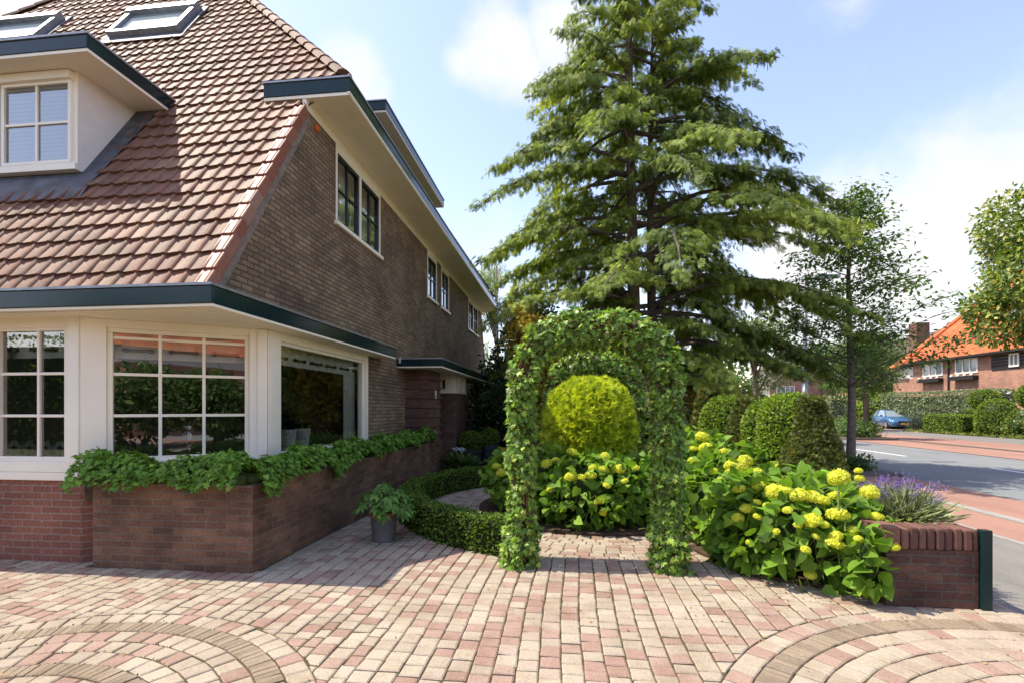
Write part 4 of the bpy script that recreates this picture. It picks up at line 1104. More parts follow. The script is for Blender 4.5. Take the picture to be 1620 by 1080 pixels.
# ================================================================== IVY ARCHES
def ivy_arch(name, label, cx, y, hw, zt, sec_w, sec_d, n, size, mat, lean=0.0, hole=.55, twigs=150, top_w=1.0):
    """clipped ivy grown over an arch frame: leaves over a core of stems"""
    t = thing(name, label, 'ivy arch', (cx, y, 0), 'ivy arches over the garden path')
    pts = []; rc = .55 * hw + .12
    zs = zt - sec_w / 2
    for z in np.linspace(0, zs - rc, 10): pts.append((-hw + lean * (1 - z / zs), z))
    for a in np.linspace(0, math.pi / 2, 8)[1:]: pts.append((-hw + rc - rc * math.cos(a), zs - rc + rc * math.sin(a)))
    m = [(-p[0], p[1]) for p in pts[::-1]]
    pts = pts + m
    pts = np.array(pts); seg = np.diff(pts, axis=0); L = np.hypot(seg[:, 0], seg[:, 1])
    i = RNG.choice(len(L), n, p=L / L.sum()); u = RNG.random(n); c = pts[i] + seg[i] * u[:, None]
    tg = seg[i] / L[i][:, None]; nr = np.c_[-tg[:, 1], tg[:, 0]]         # outward of the arch
    # super-ellipse section
    an = RNG.uniform(0, 2 * np.pi, n); ca, sa = np.cos(an), np.sin(an)
    k = 1 / (np.abs(ca) ** 3 + np.abs(sa) ** 3) ** (1 / 3)
    wz = 1 + (top_w - 1) * np.clip((c[:, 1] - (zs - rc)) / rc, 0, 1)
    a_, b_ = ca * k * sec_w * wz / 2, sa * k * sec_d / 2
    N_ = unit(np.c_[nr[:, 0] * ca * 1.0, sa, nr[:, 1] * ca])
    p = np.c_[cx + c[:, 0] + nr[:, 0] * a_, y + b_, c[:, 1] + nr[:, 1] * a_]
    bare = lump(p, 4.5, 2.3) + .5 * lump(p, 11, .7)
    inner = (ca < -.2)
    keep = (bare < hole + .25) & ~((bare > hole - .25) & (RNG.random(n) < np.where(inner, .6, .45)))
    p = p + N_ * (.035 * lump(p, 7, 5) + .02 * lump(p, 17, 1))[:, None] + N_ * RNG.normal(0, .016, (n, 1))
    p, N_ = p[keep], N_[keep]; k = len(p)
    base = p[:, 2] < .35; p[base] += (N_[base] * np.array([1, 1, 0])) * (RNG.random((base.sum(), 1)) * .06)
    p[:, 2] = np.maximum(p[:, 2], .015)
    d = N_ * .45 + np.array([0, 0, -.55]) + rand_dirs(k) * .65; nn = N_ + rand_dirs(k) * .55 + np.array([0, 0, .35])
    ti = np.clip(RNG.normal(.52, .28, k), .1, 1)
    dead = RNG.random(k) < .035; ti[dead] = RNG.uniform(0, .05, dead.sum())
    leaves_object('foliage', [leaf_arrays(T_IVY, p, d, nn, RNG.uniform(.5, 1.4, k) * size, ti)], mat, t)
    # woody core and stray stems
    b = MB()
    for dx, dy in ((-.25, -.27), (.25, -.25), (0, .28), (-.08, .02), (.22, .15), (-.28, .12), (.02, -.3)):
        pl = []
        for q in range(0, len(pts)):
            tq = pts[min(q + 1, len(pts) - 1)] - pts[max(q - 1, 0)]; tq = tq / np.hypot(*tq)
            o = dx * sec_w + random.uniform(-.02, .02)
            pl.append((cx + pts[q][0] - tq[1] * o, y + dy * sec_d + random.uniform(-.02, .02), pts[q][1] + tq[0] * o))
        b.tube(pl, sec_w * random.uniform(.05, .09), 6)
    for q in range(twigs):
        j = RNG.integers(0, len(p)); o = Vector(p[j] - N_[j] * .03); d0 = Vector(rand_dirs(1)[0]); d0 = (d0 - Vector(N_[j]) * d0.dot(Vector(N_[j]))).normalized(); w = Vector(N_[j]).cross(d0)
        l = random.uniform(.08, .22); b.tube([o, o + d0 * l * .4 + w * random.uniform(-.03, .03) + Vector(N_[j]) * .015, o + d0 * l + w * random.uniform(-.05, .05)], [.005, .004, .0025], 5, cap=False)
    b.build('woody_stems', M['twig'], t)
    return t
ivy_arch('ivy_arch', 'large clipped ivy arch in front, standing on the sunny block paving', .235, 4.79, .672, 2.36, .205, .33, 15500, .050, LM['ivy'], lean=-.02, top_w=1.55)
ivy_arch('ivy_arch', 'second ivy arch farther back, its top just showing over the golden ball', .50, 10.2, .80, 2.63, .36, .5, 7500, .075, LM['ivy'], twigs=20)

# ================================================================== CREEPER ON THE PLANTER
t = thing('trailing_creeper', 'bright green lobed creeper spilling over the brick planter under the bay window', 'creeper', (-3.0, 4.3, .8))
n = 8200
path = np.array([(-4.66, 4.24), (-2.95, 4.24), (-2.93, 6.2), (-3.0, 8.2), (-2.96, 10.25)]); seg = np.diff(path, axis=0); L = np.hypot(seg[:, 0], seg[:, 1])
wt = L * np.array([1.35, 1.2, .9, .85]); i = RNG.choice(4, n, p=wt / wt.sum()); u = RNG.random(n); c = path[i] + seg[i] * u[:, None]
tg = seg[i] / L[i][:, None]; outw = np.c_[tg[:, 1], -tg[:, 0]]
s_al = np.where(i == 0, u * L[0], L[0] + np.where(i == 1, u * L[1], L[1] + np.where(i == 2, u * L[2], L[2] + u * L[3])))
hang = .07 + .05 * np.sin(s_al * 4.1 + .6) + .05 * np.sin(s_al * 9.7 + 2) + np.where(i >= 2, -.03, .03)
a = RNG.uniform(0, 1, n)          # 0 back edge of the top .. 1 hanging tip
rad = .15
th = np.pi * (1 - a * .78)        # cross-section arc
bulge = 1 + .22 * np.sin(s_al * 5.3) + .12 * np.sin(s_al * 13)
p = np.c_[c + outw * (np.cos(th) * rad * 1.15 * bulge + .02)[:, None], .835 + np.maximum(0, np.sin(th)) * rad * 1.35 * bulge]
low = a > .62; p[low, 2] -= ((a[low] - .62) / .38) * (hang[low] + .06); p[low, :2] += outw[low] * (.02 + .03 * RNG.random(low.sum()))[:, None]
N_ = unit(np.c_[outw * np.cos(th)[:, None], np.sin(th) + .15]); p += N_ * RNG.normal(0, .02, (n, 1))
d = np.c_[outw * .6, np.full(n, -.15)] + rand_dirs(n) * .6 - np.c_[np.zeros((n, 2)), (a > .6) * .6]
b = MB(); b.tube([(-4.6, 4.27, .83), (-2.97, 4.27, .83)], .075, 8); b.tube([(-2.97, 4.27, .83), (-2.97, 6.2, .83), (-3.02, 8.2, .82), (-2.98, 10.2, .82)], .07, 8); b.t = [0.0] * len(b.f)
leaves_object('foliage', [leaf_arrays(T_IVY, p, d, N_ + rand_dirs(n) * .5 + np.array([0, 0, .4]), RNG.uniform(.038, .072, n), np.clip(RNG.normal(.5, .24, n), .05, 1))], LM['planter'], t, extra=b)


# ================================================================== HYDRANGEAS
def flower_mesh(seed, flat=.8):
    r = np.random.default_rng(seed); n = 130
    k = np.arange(n) + .5; ph = np.arccos(1 - 1.65 * k / n); th = np.pi * (1 + 5 ** .5) * k
    nn = np.c_[np.cos(th) * np.sin(ph), np.sin(th) * np.sin(ph), np.cos(ph)]
    p = nn * np.array([1, 1, flat]) * (1 + r.normal(0, .045, (n, 1)))
    V = []; F = []; T_ = []
    for i in range(n):
        z = Vector(nn[i]); z = (z + Vector(r.normal(size=3)) * .25).normalized(); x = z.orthogonal().normalized(); x.rotate(__import__('mathutils').Quaternion(z, r.uniform(0, 6.3))); y = z.cross(x)
        s = r.uniform(.17, .24); c = Vector(p[i]); tt = min(1, max(0, r.normal(.55, .22)))
        for q in range(4):
            a = q * math.pi / 2; e1 = x * math.cos(a) + y * math.sin(a); e2 = -x * math.sin(a) + y * math.cos(a); b0 = len(V)
            V += [c, c + e1 * s * .6 + e2 * s * .42 + z * .02, c + e1 * s + z * .05, c + e1 * s * .6 - e2 * s * .42 + z * .02]; F.append((b0, b0 + 1, b0 + 2, b0 + 3)); T_ += [tt] * 4
    b0 = len(V)       # green core
    for j in range(5):
        for q in range(8): a = q * math.pi / 4; h = -1 + j * .48; rr = math.sqrt(max(.02, 1 - h * h)) * .86; V.append(Vector((rr * math.cos(a), rr * math.sin(a), h * flat * .86))); T_.append(0.1)
    for j in range(4):
        for q in range(8): F.append((b0 + j * 8 + q, b0 + j * 8 + (q + 1) % 8, b0 + j * 8 + 8 + (q + 1) % 8, b0 + j * 8 + 8 + q))
    me = bpy.data.meshes.new('flower_head'); me.from_pydata(V, [], F); me.update()
    at = me.attributes.new('tint', 'FLOAT', 'POINT'); at.data.foreach_set('value', np.array(T_, dtype=np.float32)); me.materials.append(LM['flower']); return me
FM = [flower_mesh(s, f) for s, f in ((1, .78), (2, .7), (3, .9), (4, .62))]
CAMP = Vector((0, 0, 1.5))
def ray_blobs(px, py, blobs):
    d = pixdir(px, py); best = None
    for q in blobs:
        c = Vector(q[:3]); r = Vector(q[3:6])
        o = Vector(((CAMP.x - c.x) / r.x, (CAMP.y - c.y) / r.y, (CAMP.z - c.z) / r.z)); v = Vector((d.x / r.x, d.y / r.y, d.z / r.z))
        A, B, C = v.dot(v), 2 * o.dot(v), o.dot(o) - 1; D = B * B - 4 * A * C
        t = (-B - math.sqrt(D)) / (2 * A) if D > 0 else None
        if t and (best is None or t < best[0]): best = (t, CAMP + d * t)
    return best
def hydrangea(label, blobs, n, size, flowers, group='hydrangeas in the garden', extra_flowers=0):
    bl = np.array(blobs); c0 = (bl[:, 0].mean(), bl[:, 1].mean(), 0)
    t = blob_shrub('hydrangea_bush', label, 'shrub', blobs, LM['hydrangea'], n, size, T_HEART, group=group, base=(c0[0], c0[1], .0), down=.55, k=.72, fuzz=.10, lumpy=.10, tbias=.0)
    st = MB()
    def head(c, dia):
        o = bpy.data.objects.new('flower_head', random.choice(FM)); COL.objects.link(o); o.parent = t; o.location = Vector(c) - Vector(c0)
        s = dia / 2; o.scale = (s, s, s * random.uniform(.85, 1.05)); o.rotation_euler = (random.uniform(-.35, .45), random.uniform(-.4, .4), random.uniform(0, 6))
        st.tube([(c[0], c[1], c[2] - dia * .2), (c[0] + (c0[0] - c[0]) * .25, c[1] + .09 + (c0[1] - c[1]) * .2, c[2] - .15), (c[0] + (c0[0] - c[0]) * .5, c[1] + .16, max(.02, c[2] - .34))], [.0035, .005, .007], 6)
    for (px, py, dp) in flowers:
        h = ray_blobs(px, py, blobs)
        if h is None: 
            # just above the outline: take the nearest blob's depth
            q = min(blobs, key=lambda q: abs(math.atan2(q[0], q[1]) - math.atan2(pixdir(px, py).x, pixdir(px, py).y)))
            d = pixdir(px, py); tt = (Vector((q[0], q[1])).length) / Vector((d.x, d.y)).length; pos = CAMP + d * tt
        else: pos = h[1] - pixdir(px, py) * .05
        dep = (pos - CAMP).dot(Vector((-math.sin(TH), math.cos(TH), 0)))
        head(pos, min(.17, max(.055, dp * dep / 780 * 1.06)))
    for q in range(extra_flowers):
        b_ = random.choice(blobs); a = random.uniform(0, 6.28); r = random.uniform(0, .8)
        z = math.sqrt(max(0, 1 - r * r)); head(Vector((b_[0] + b_[3] * r * math.cos(a), b_[1] + b_[4] * r * math.sin(a), b_[2] + b_[5] * z + .03)), random.uniform(.07, .12))
    st.build('flower_stem', M_stem, t)
    return t
M_stem = plain('green stem', (.14, .17, .05), .7, .2)
HB1 = [(2.12, 4.82, .36, .58, .58, .46), (1.80, 5.10, .38, .42, .48, .46), (2.42, 4.62, .33, .27, .40, .40), (2.35, 5.2, .4, .5, .5, .46), (1.62, 5.0, .24, .26, .36, .26), (2.28, 4.06, .34, .11, .08, .24)]
FL1 = [(1168, 819, 18), (1181, 804, 18), (1198, 793, 12), (1199, 817, 13), (1227, 840, 12), (1227, 762, 25), (1226, 779, 27), (1241, 778, 22), (1266, 784, 27), (1284, 785, 24), (1300, 791, 21), (1320, 783, 18), (1337, 792, 12), (1299, 753, 20), (1255, 758, 17),
       (1327, 756, 29), (1360, 756, 13), (1358, 744, 11), (1357, 789, 27), (1376, 778, 24), (1386, 816, 19), (1349, 839, 16), (1358, 852, 12), (1285, 822, 26), (1325, 814, 29), (1322, 847, 19), (1320, 859, 24), (1275, 869, 14), (1290, 848, 11),
       (1282, 908, 17), (1345, 892, 15), (1365, 938, 13), (1416, 865, 13), (1186, 858, 11), (1201, 768, 20), (1170, 773, 18), (1246, 806, 14), (1305, 830, 12), (1215, 800, 14), (1262, 830, 12)]
hydrangea('broad front hydrangea full of yellow green heads, spilling onto paving by the garden wall', HB1, 3000, .112, FL1)
HB2 = [(1.86, 6.1, .52, .46, .5, .50), (1.72, 6.75, .60, .45, .5, .55), (1.55, 5.75, .42, .28, .4, .40), (2.3, 6.2, .5, .5, .6, .48), (1.75, 7.6, .6, .45, .6, .55)]
FL2 = [(1111, 691, 22), (1097, 708, 13), (1117, 709, 22), (1097, 729, 16), (1145, 713, 12), (1158, 735, 24), (1169, 738, 26), (1179, 729, 20), (1155, 745, 16), (1167, 755, 18), (1140, 760, 13), (1125, 773, 12), (1151, 770, 22), (1198, 749, 22), (1205, 755, 20), (1224, 738, 24), (1207, 715, 14), (1223, 715, 16), (1227, 763, 16), (1128, 745, 13), (1185, 768, 20), (1212, 775, 16)]
hydrangea('taller hydrangea behind, to the right of the ivy arch and left of the yew cones', HB2, 2100, .112, FL2)
HB3 = [(.25, 6.55, .42, .70, .62, .48), (-.30, 6.85, .44, .52, .55, .48), (.85, 6.75, .38, .5, .52, .46), (-.75, 7.35, .46, .45, .6, .46)]
FL3 = [(905, 715, 17), (958, 722, 16), (979, 741, 21), (954, 743, 17), (903, 754, 19), (935, 751, 16), (920, 754, 12), (937, 739, 12), (864, 733, 17), (879, 728, 14), (871, 773, 12), (960, 767, 12), (988, 760, 12), (954, 810, 11), (1006, 740, 11), (945, 792, 12), (794, 747, 16), (786, 738, 14)]
hydrangea('hydrangea in the round bed under the golden ball, framed by the ivy arch', HB3, 2700, .110, FL3)

# ================================================================== CLIPPED PLANTS
topiary('golden_thuja', 'large golden yellow clipped ball conifer seen through the ivy arch', 'conifer ball', (.30, 7.4, .35), ell_prof(.63, .05, 1.54, 14, .78), LM['golden'], 19000, .125, T_FROND3, out=.85, up=.55, jitter=.04, lumpy=.05, lf=9, tbias=.10, trunk=(.05, .3), k=.93)
def conep(r0, z1, r1=.08, z0=0.05):
    return [(.01, z0), (r0 * .8, z0 + .02), (r0, z0 + .2), (r0 * .80, z0 + (z1 - z0) * .35), (r0 * .53, z0 + (z1 - z0) * .65), (r0 * .27, z0 + (z1 - z0) * .88), (r1, z1 - .02), (.01, z1)]
TG = 'clipped shrubs along the garden wall'
topiary('yew_cone', 'dark yew clipped to a broad cone, nearest the road', 'topiary', (2.55, 5.52, .03), conep(.45, 1.60, .12), LM['yew'], 21000, .056, T_FROND3, TG, out=.7, up=.1, lumpy=.035, tlump=.12)
topiary('green_dome', 'wide lime green clipped dome just behind the nearest yew cone', 'topiary', (2.58, 6.17, .03), ell_prof(.37, .02, 1.66, 12, .72), LM['lime'], 13000, .046, T_OVAL, TG, lumpy=.05)
topiary('green_column', 'narrow lime green clipped column between the wide dome and the far yew cone', 'topiary', (2.54, 6.74, .03), ell_prof(.28, .02, 1.60, 12, .65), LM['lime'], 9000, .046, T_OVAL, TG, tbias=-.08, lumpy=.05)
topiary('yew_cone', 'slimmer dark yew cone in the middle of the row of clipped shrubs', 'topiary', (2.55, 7.54, .03), conep(.50, 1.64, .08), LM['yew'], 13000, .062, T_FROND3, TG, tlump=.12)
topiary('green_egg', 'bright green clipped egg left of the middle yew cone', 'topiary', (2.60, 8.74, .03), ell_prof(.38, .40, 1.68, 12, .8), LM['lime'], 9500, .052, T_OVAL, TG, trunk=(.04, .6), tbias=-.06)
topiary('yew_cone', 'slender bronze yew cone farthest along the row, beside the ivy arch', 'topiary', (2.52, 9.7, .03), conep(.34, 1.86, .04), LM['yew'], 8000, .07, T_FROND3, TG, tbias=.12)

arc = [(BC[0] + 2.73 * math.cos(a), BC[1] + 2.73 * math.sin(a)) for a in np.linspace(R(250), R(136), 22)]
hedge('box_hedge', 'low curved box hedge edging the round path beside the ivy arch', 'hedge', arc, .26, .37, 17000, LM['box'], .033, T_SMALL, lumpy=.03)

# potted hellebore
def potted(loc, label, pot_r, pot_h, mat, rim):
    t = thing('potted_plant', label, 'potted plant', loc)
    b = MB(); k = pot_r
    b.lathe(loc, [(k * .78, 0), (k * .80, .01), (k * .97, pot_h * .82), (k * .97, pot_h * .83), (k * 1.06, pot_h * .84), (k * 1.07, pot_h), (k * .95, pot_h), (k * .9, pot_h - .05)], 28)
    b.build('pot', mat, t, smooth=False)
    if rim:
        b = MB(); b.lathe(loc, [(k * 1.0, pot_h * .845), (k * 1.085, pot_h * .85), (k * 1.095, pot_h + .004), (k * .93, pot_h + .005)], 28); b.build('pot_rim', rim, t)
    return t
pl_ = (-2.10, 5.43, 0)
t = potted(pl_, 'grey terracotta pot with a leafy hellebore, standing by the brick planter wall', .155, .33, M['pot_grey'], M['pot_rim'])
P_, D_, N2, S_ = [], [], [], []
stm = MB()
for i in range(95):
    a = random.uniform(0, 6.283); r = .30 * math.sqrt(random.random()) + .02; zz = .36 + .27 * (1 - (r / .33) ** 2) + random.uniform(-.06, .03)
    c = np.array([pl_[0] + r * math.cos(a), pl_[1] + r * math.sin(a), zz]); o = np.array([math.cos(a), math.sin(a), 0])
    stm.tube([(pl_[0] + .05 * math.cos(a), pl_[1] + .05 * math.sin(a), .30), tuple((c + np.array([pl_[0], pl_[1], .3])) / 2 + np.array([0, 0, .05])), tuple(c)], .004, 5, cap=False)
    nl = random.choice((5, 6, 7)); up = unit((o * .5 + np.array([0, 0, .8]) + RNG.normal(0, .25, 3))[None])[0]
    e1 = unit((o - up * o.dot(up))[None])[0]; e2 = np.cross(up, e1)
    for q in range(nl):
        an = (q - (nl - 1) / 2) * .62; d = e1 * math.cos(an) + e2 * math.sin(an) - up * .22
        P_.append(c); D_.append(d); N2.append(up); S_.append(random.uniform(.09, .145) * (1 - .12 * abs(q - (nl - 1) / 2)))
n = len(P_); leaves_object('foliage', [leaf_arrays(T_LANCE, np.array(P_), np.array(D_), np.array(N2), np.array(S_), np.clip(RNG.normal(.5, .22, n), 0, 1), np.full(n, 1.25))], LM['hellebore'], t); stm.build('leaf_stalk', M_stem, t)

def box_pot(loc, label, r, h, br):
    t = potted(loc, label, r, h, M['pot_dark'], None); t['group'] = 'dark pots with box balls by the porch'
    c = (loc[0], loc[1], loc[2] + h); pf = ell_prof(br, -.06, br * 1.45, 12, .9)
    p, nn = prof_sample(pf, 3200, c, .012, .02, 8)
    leaves_object('box_ball', [leaf_arrays(T_SMALL, p, nn * .6 + rand_dirs(3200) * .8, nn + rand_dirs(3200) * .7, RNG.uniform(.03, .05, 3200), np.clip(RNG.normal(.5, .22, 3200), .02, 1))], LM['box'], t, extra=core_revolve(pf, c))
box_pot((-2.42, 12.05, 0), 'shorter dark pot with a clipped box ball, against the porch wall', .27, .50, .30)
box_pot((-2.02, 12.45, 0), 'taller dark pot with a clipped box ball, right of the shorter one', .25, .60, .27)
# fern-like plant and white flowers
t = thing('leafy_perennial', 'arching green leafy perennial on the paving in front of the dark pots', 'plant', (-2.42, 10.95, 0))
n = 260; a = RNG.uniform(0, 6.283, n); el = RNG.uniform(.15, 1.2, n); o = np.c_[np.cos(a) * np.cos(el), np.sin(a) * np.cos(el), np.sin(el)]
p = np.array([[-2.42, 10.95, .04]]) + o * RNG.uniform(.05, .38, (n, 1)); d = o + np.array([0, 0, -.15]) + rand_dirs(n) * .25
b = MB(); b.lathe((-2.42, 10.95, 0), [(.12, 0), (.16, .16), (.16, .18), (.02, .19)], 14); b.t = [0.0] * len(b.f)
leaves_object('foliage', [leaf_arrays(T_FERN, p, d, np.tile([0, 0, 1.], (n, 1)) + rand_dirs(n) * .4, RNG.uniform(.16, .30, n), np.clip(RNG.normal(.45, .2, n), 0, 1))], LM['mid'], t, extra=b)
t = thing('white_flower_pot', 'dark pot of small white flowers at the foot of the brick pillar', 'potted plant', (-2.62, 11.45, 0))
b = MB(); b.lathe((-2.62, 11.45, 0), [(.15, 0), (.19, .34), (.20, .36), (.17, .36)], 16); b.build('pot', M['pot_dark'], t)
n = 200; d = rand_dirs(n); d[:, 2] = abs(d[:, 2]); p = np.array([[-2.62, 11.45, .38]]) + d * np.array([.22, .22, .14])
leaves_object('foliage', [leaf_arrays(T_OVAL, p, d + rand_dirs(n) * .5, d + rand_dirs(n) * .4, RNG.uniform(.05, .08, n), RNG.random(n))], LM['dark'], t)
n = 26; d = rand_dirs(n); d[:, 2] = abs(d[:, 2]) + .3; d = unit(d); p = np.array([[-2.62, 11.45, .42]]) + d * np.array([.22, .22, .15]); P5 = np.repeat(p, 5, 0); D5 = rand_dirs(n * 5)
leaves_object('blossom', [leaf_arrays(T_SMALL, P5, D5, np.tile([0, -.5, 1.], (n * 5, 1)), np.full(n * 5, .045), RNG.random(n * 5), np.full(n * 5, 1.6))], LM['whitefl'], t)

# lavender on the wall
lv = (2.82, 4.58, .56)
t = thing('lavender', 'silvery lavender bush with purple flower spikes growing on top of the garden wall', 'lavender', lv)
n = 3000; a = RNG.uniform(0, 6.283, n); el = np.arcsin(RNG.uniform(.1, 1, n)); o = np.c_[np.cos(a) * np.cos(el), np.sin(a) * np.cos(el), np.sin(el)]
p = np.array([lv]) + np.c_[RNG.normal(0, .07, (n, 2)), np.zeros(n)] + o * RNG.uniform(0, .14, (n, 1))
leaves_object('foliage', [leaf_arrays(T_NEEDLE, p, o + rand_dirs(n) * .3, rand_dirs(n), RNG.uniform(.10, .22, n), np.clip(RNG.normal(.5, .25, n), 0, 1), np.full(n, .5))], LM['lavender'], t)
ns = 150; stm = MB(); P_, D_, T_ = [], [], []
for i in range(ns):
    a = random.uniform(0, 6.283); e = random.uniform(.6, 1.45); o = Vector((math.cos(a) * math.cos(e), math.sin(a) * math.cos(e), math.sin(e))); l = random.uniform(.27, .37)
    b0 = Vector(lv) + Vector((random.gauss(0, .06), random.gauss(0, .06), 0)); e_ = b0 + o * l + Vector((0, 0, -.02)); stm.tube([b0 + o * .1, b0 + o * l * .6, e_], [.0018, .0015, .0012], 4, cap=False)
    dr = (o + Vector((random.gauss(0, .1), random.gauss(0, .1), .1))).normalized(); tt = random.random()
    for q in range(14):
        P_.append(e_ + dr * (q * .0045)); D_.append(Vector(rand_dirs(1)[0]) + dr * .6); T_.append(min(1, max(0, tt * .6 + random.random() * .4)))
n = len(P_); leaves_object('flower_spike', [leaf_arrays(T_SMALL, np.array(P_), np.array(D_), rand_dirs(n), RNG.uniform(.010, .017, n), np.array(T_))], LM['lavender_fl'], t)
stm.build('flower_stalk', plain('grey green stalk', (.24, .26, .15), .8, .1), t)
# small strawberry-like ground cover at the foot of the lavender
n = 420; p = np.c_[RNG.uniform(2.58, 2.83, n), RNG.uniform(4.28, 4.9, n), .555 + RNG.random(n) * .05]
tag(leaves_object('ground_cover', [leaf_arrays(T_OVAL, p, rand_dirs(n) * [1, 1, .3], np.tile([0, 0, 1.], (n, 1)) + rand_dirs(n) * .4, RNG.uniform(.025, .05, n), RNG.random(n))], LM['lime']), kind='stuff')
# dry moss in the joints of the paving circles
P_ = []
for (c, ro, r1, r2) in CIR:
    for r in [ro, r1, r2] + [r2 - .141 * q for q in range(1, 9)]:
        for q in range(int(r * 130)):
            a = random.uniform(0, 6.283); P_.append((c[0] + (r + random.gauss(0, .004)) * math.cos(a), c[1] + (r + random.gauss(0, .004)) * math.sin(a), -.003))
for q in range(900): P_.append((random.uniform(-1, 2.4), random.uniform(2.2, 4.8), -.007))
P_ = np.array([p for p in P_ if p[1] > .9 and p[0] < 3.1]); n = len(P_); wn = lump(P_, 2.2, 6) > -.15; P_ = P_[wn]; n = len(P_)
LM['moss'] = leafmat('dry moss', [(0, (.09, .055, .03)), (.5, (.13, .09, .035)), (1, (.10, .11, .03))], .9, .1, .05)
tag(leaves_object('joint_moss', [leaf_arrays(T_SMALL, P_, rand_dirs(n) * [1, 1, .5] + [0, 0, .3], rand_dirs(n) + [0, 0, 1], RNG.uniform(.007, .015, n), RNG.random(n), np.full(n, 1.3))], LM['moss']), kind='stuff')
# leaf litter on the paving
n = 330
pl1 = np.c_[RNG.uniform(-.6, 2.6, n), RNG.uniform(0, 1, n), np.full(n, .008)]; pl1[:, 1] = np.where(pl1[:, 0] > 1.3, 4.28 - (pl1[:, 1] ** 2) * .5, 4.75 - (pl1[:, 1] ** 2) * 1.4) + RNG.normal(0, .1, n)
n2 = 90; pl2 = np.c_[RNG.uniform(-4, 3, n2), RNG.uniform(1.9, 4.4, n2), np.full(n2, .008)]
pa = np.concatenate([pl1, pl2]); n = len(pa)
tag(leaves_object('fallen_leaves', [leaf_arrays(T_OVAL, pa, rand_dirs(n) * [1, 1, .15], np.tile([0, 0, 1.], (n, 1)) + rand_dirs(n) * .3, RNG.uniform(.010, .030, n), RNG.random(n))], LM['litter']), kind='stuff')

# ================================================================== TREES
def env_at(env, z):
    zs = [e[0] for e in env]; return float(np.interp(z, zs, [e[1] for e in env]))
def big_conifer():
    t = thing('conifer_tree', 'very tall drooping conifer with two trunks towering over the garden', 'tree', (1.9, 13.3, 0))
    tr = [((1.66, 13.2), 15.2, .19), ((2.30, 13.85), 12.6, .15)]
    tops = []
    for (x, y), h, r in tr:
        b = MB(); pts = []; rr = []
        for i in range(15):
            f = i / 14; pts.append((x + .10 * math.sin(f * 4 + x), y + .08 * math.cos(f * 5), -.05 + h * f)); rr.append(r * (1 - f) ** .8 * (1.25 if i == 0 else 1) + .012)
        b.tube(pts, rr, 10); b.build('trunk', M['bark_grey'], t, smooth=True); tops.append((pts, rr))
    env = [(1.4, 2.6), (2.6, 3.8), (4, 4.25), (5.6, 4.45), (7.2, 4.15), (9, 3.5), (10.5, 2.75), (12.2, 1.7), (13.6, .85), (15.2, .12)]
    lb = MB(); P_, D_, N_, S_, T_ = [], [], [], [], []
    zs = []
    z = 1.7
    while z < 15.0: zs.append(z); z += random.uniform(.038, .09) * (1.0 if z < 9 else .8)
    az = 0
    for z in zs:
        az += 2.399 + random.uniform(-.5, .5)
        k = (0 if random.random() < .72 else 1) if math.cos(az) < .15 else (1 if random.random() < .72 else 0)
        if z > 11.6: k = 0
        pts, _ = tops[k]; tx_, ty_ = np.interp(z, [p[2] for p in pts], [p[0] for p in pts]), np.interp(z, [p[2] for p in pts], [p[1] for p in pts])
        cen = Vector((1.9, 13.35, 0)); o = Vector((math.cos(az), math.sin(az), 0))
        L = env_at(env, z) * random.choice((.28, .42, .62, .8, .92, 1.0, 1.05, 1.1)) - (Vector((tx_, ty_, 0)) - cen).dot(o)
        if o.x > .5 and 3.0 < z < 6.5: L *= 1.04
        if o.x < -.1: L = min(L, (tx_ + 2.15) / -o.x)
        L = max(.35, L)
        if o.y < -.3 and random.random() < .3: L *= .6
        up = random.uniform(.12, .34) if z > 4 else random.uniform(-.02, .2)
        rdroop = random.uniform(.3, .62); side = Vector((-o.y, o.x, 0)); bend = random.uniform(-.12, .12)
        pt = []
        for i in range(8):
            f = i / 7; zz = z + L * (up * f - rdroop * f ** 2.4)
            pt.append(Vector((tx_, ty_, zz)) + o * (L * f) + side * (L * bend * f * f))
        lb.tube(pt, [max(.006, (.018 + .012 * L) * (1 - .85 * i / 7)) for i in range(8)], 5, cap=False)
        # branchlets
        nb = int(9 + L * 11.5)
        bt = min(1, max(0, random.gauss(.5, .14)))
        for j in range(nb):
            f = random.uniform(.22 if L > 1.2 else .05, 1.0) ** .8
            q = f * 7; i0 = min(6, int(q)); c = pt[i0].lerp(pt[i0 + 1], q - i0)
            sg = random.choice((-1, 1)); l2 = (.22 + .30 * L * (1.05 - f)) * random.uniform(.5, 1.1); l2 = min(l2, 1.3)
            dr = (o * random.uniform(.3, .9) + side * sg * random.uniform(.4, 1.0)).normalized()
            if f > .93: dr = (o + side * random.uniform(-.4, .4)).normalized()
            m = max(4, int(l2 / .034))
            for s in range(m):
                g = (s + random.random()) / m
                p = c + dr * (l2 * g) + Vector((random.gauss(0, .035), random.gauss(0, .035), -.35 * l2 * g * g - random.uniform(-.03, .13)))
                P_.append(p); hang = random.uniform(.15, .8) if random.random() < .72 else random.uniform(.9, 1.6)
                D_.append(dr * random.uniform(.4, .9) + Vector((random.gauss(0, .3), random.gauss(0, .3), -hang)))
                N_.append(dr * .5 + Vector((random.gauss(0, .4), random.gauss(0, .4), .8)))
                S_.append(random.uniform(.09, .19) * (1.25 if hang > 1.1 else 1)); T_.append(min(1, max(.03, bt + random.gauss(0, .16) + .18 * (g - .4))))
    lb.build('limb', M['bark_grey'], t, autouv=False)
    n = len(P_)
    leaves_object('crown', [leaf_arrays(T_FROND, np.array(P_), np.array(D_), np.array(N_), np.array(S_), np.array(T_))], LM['conifer'], t)
    return n
NCON = big_conifer()

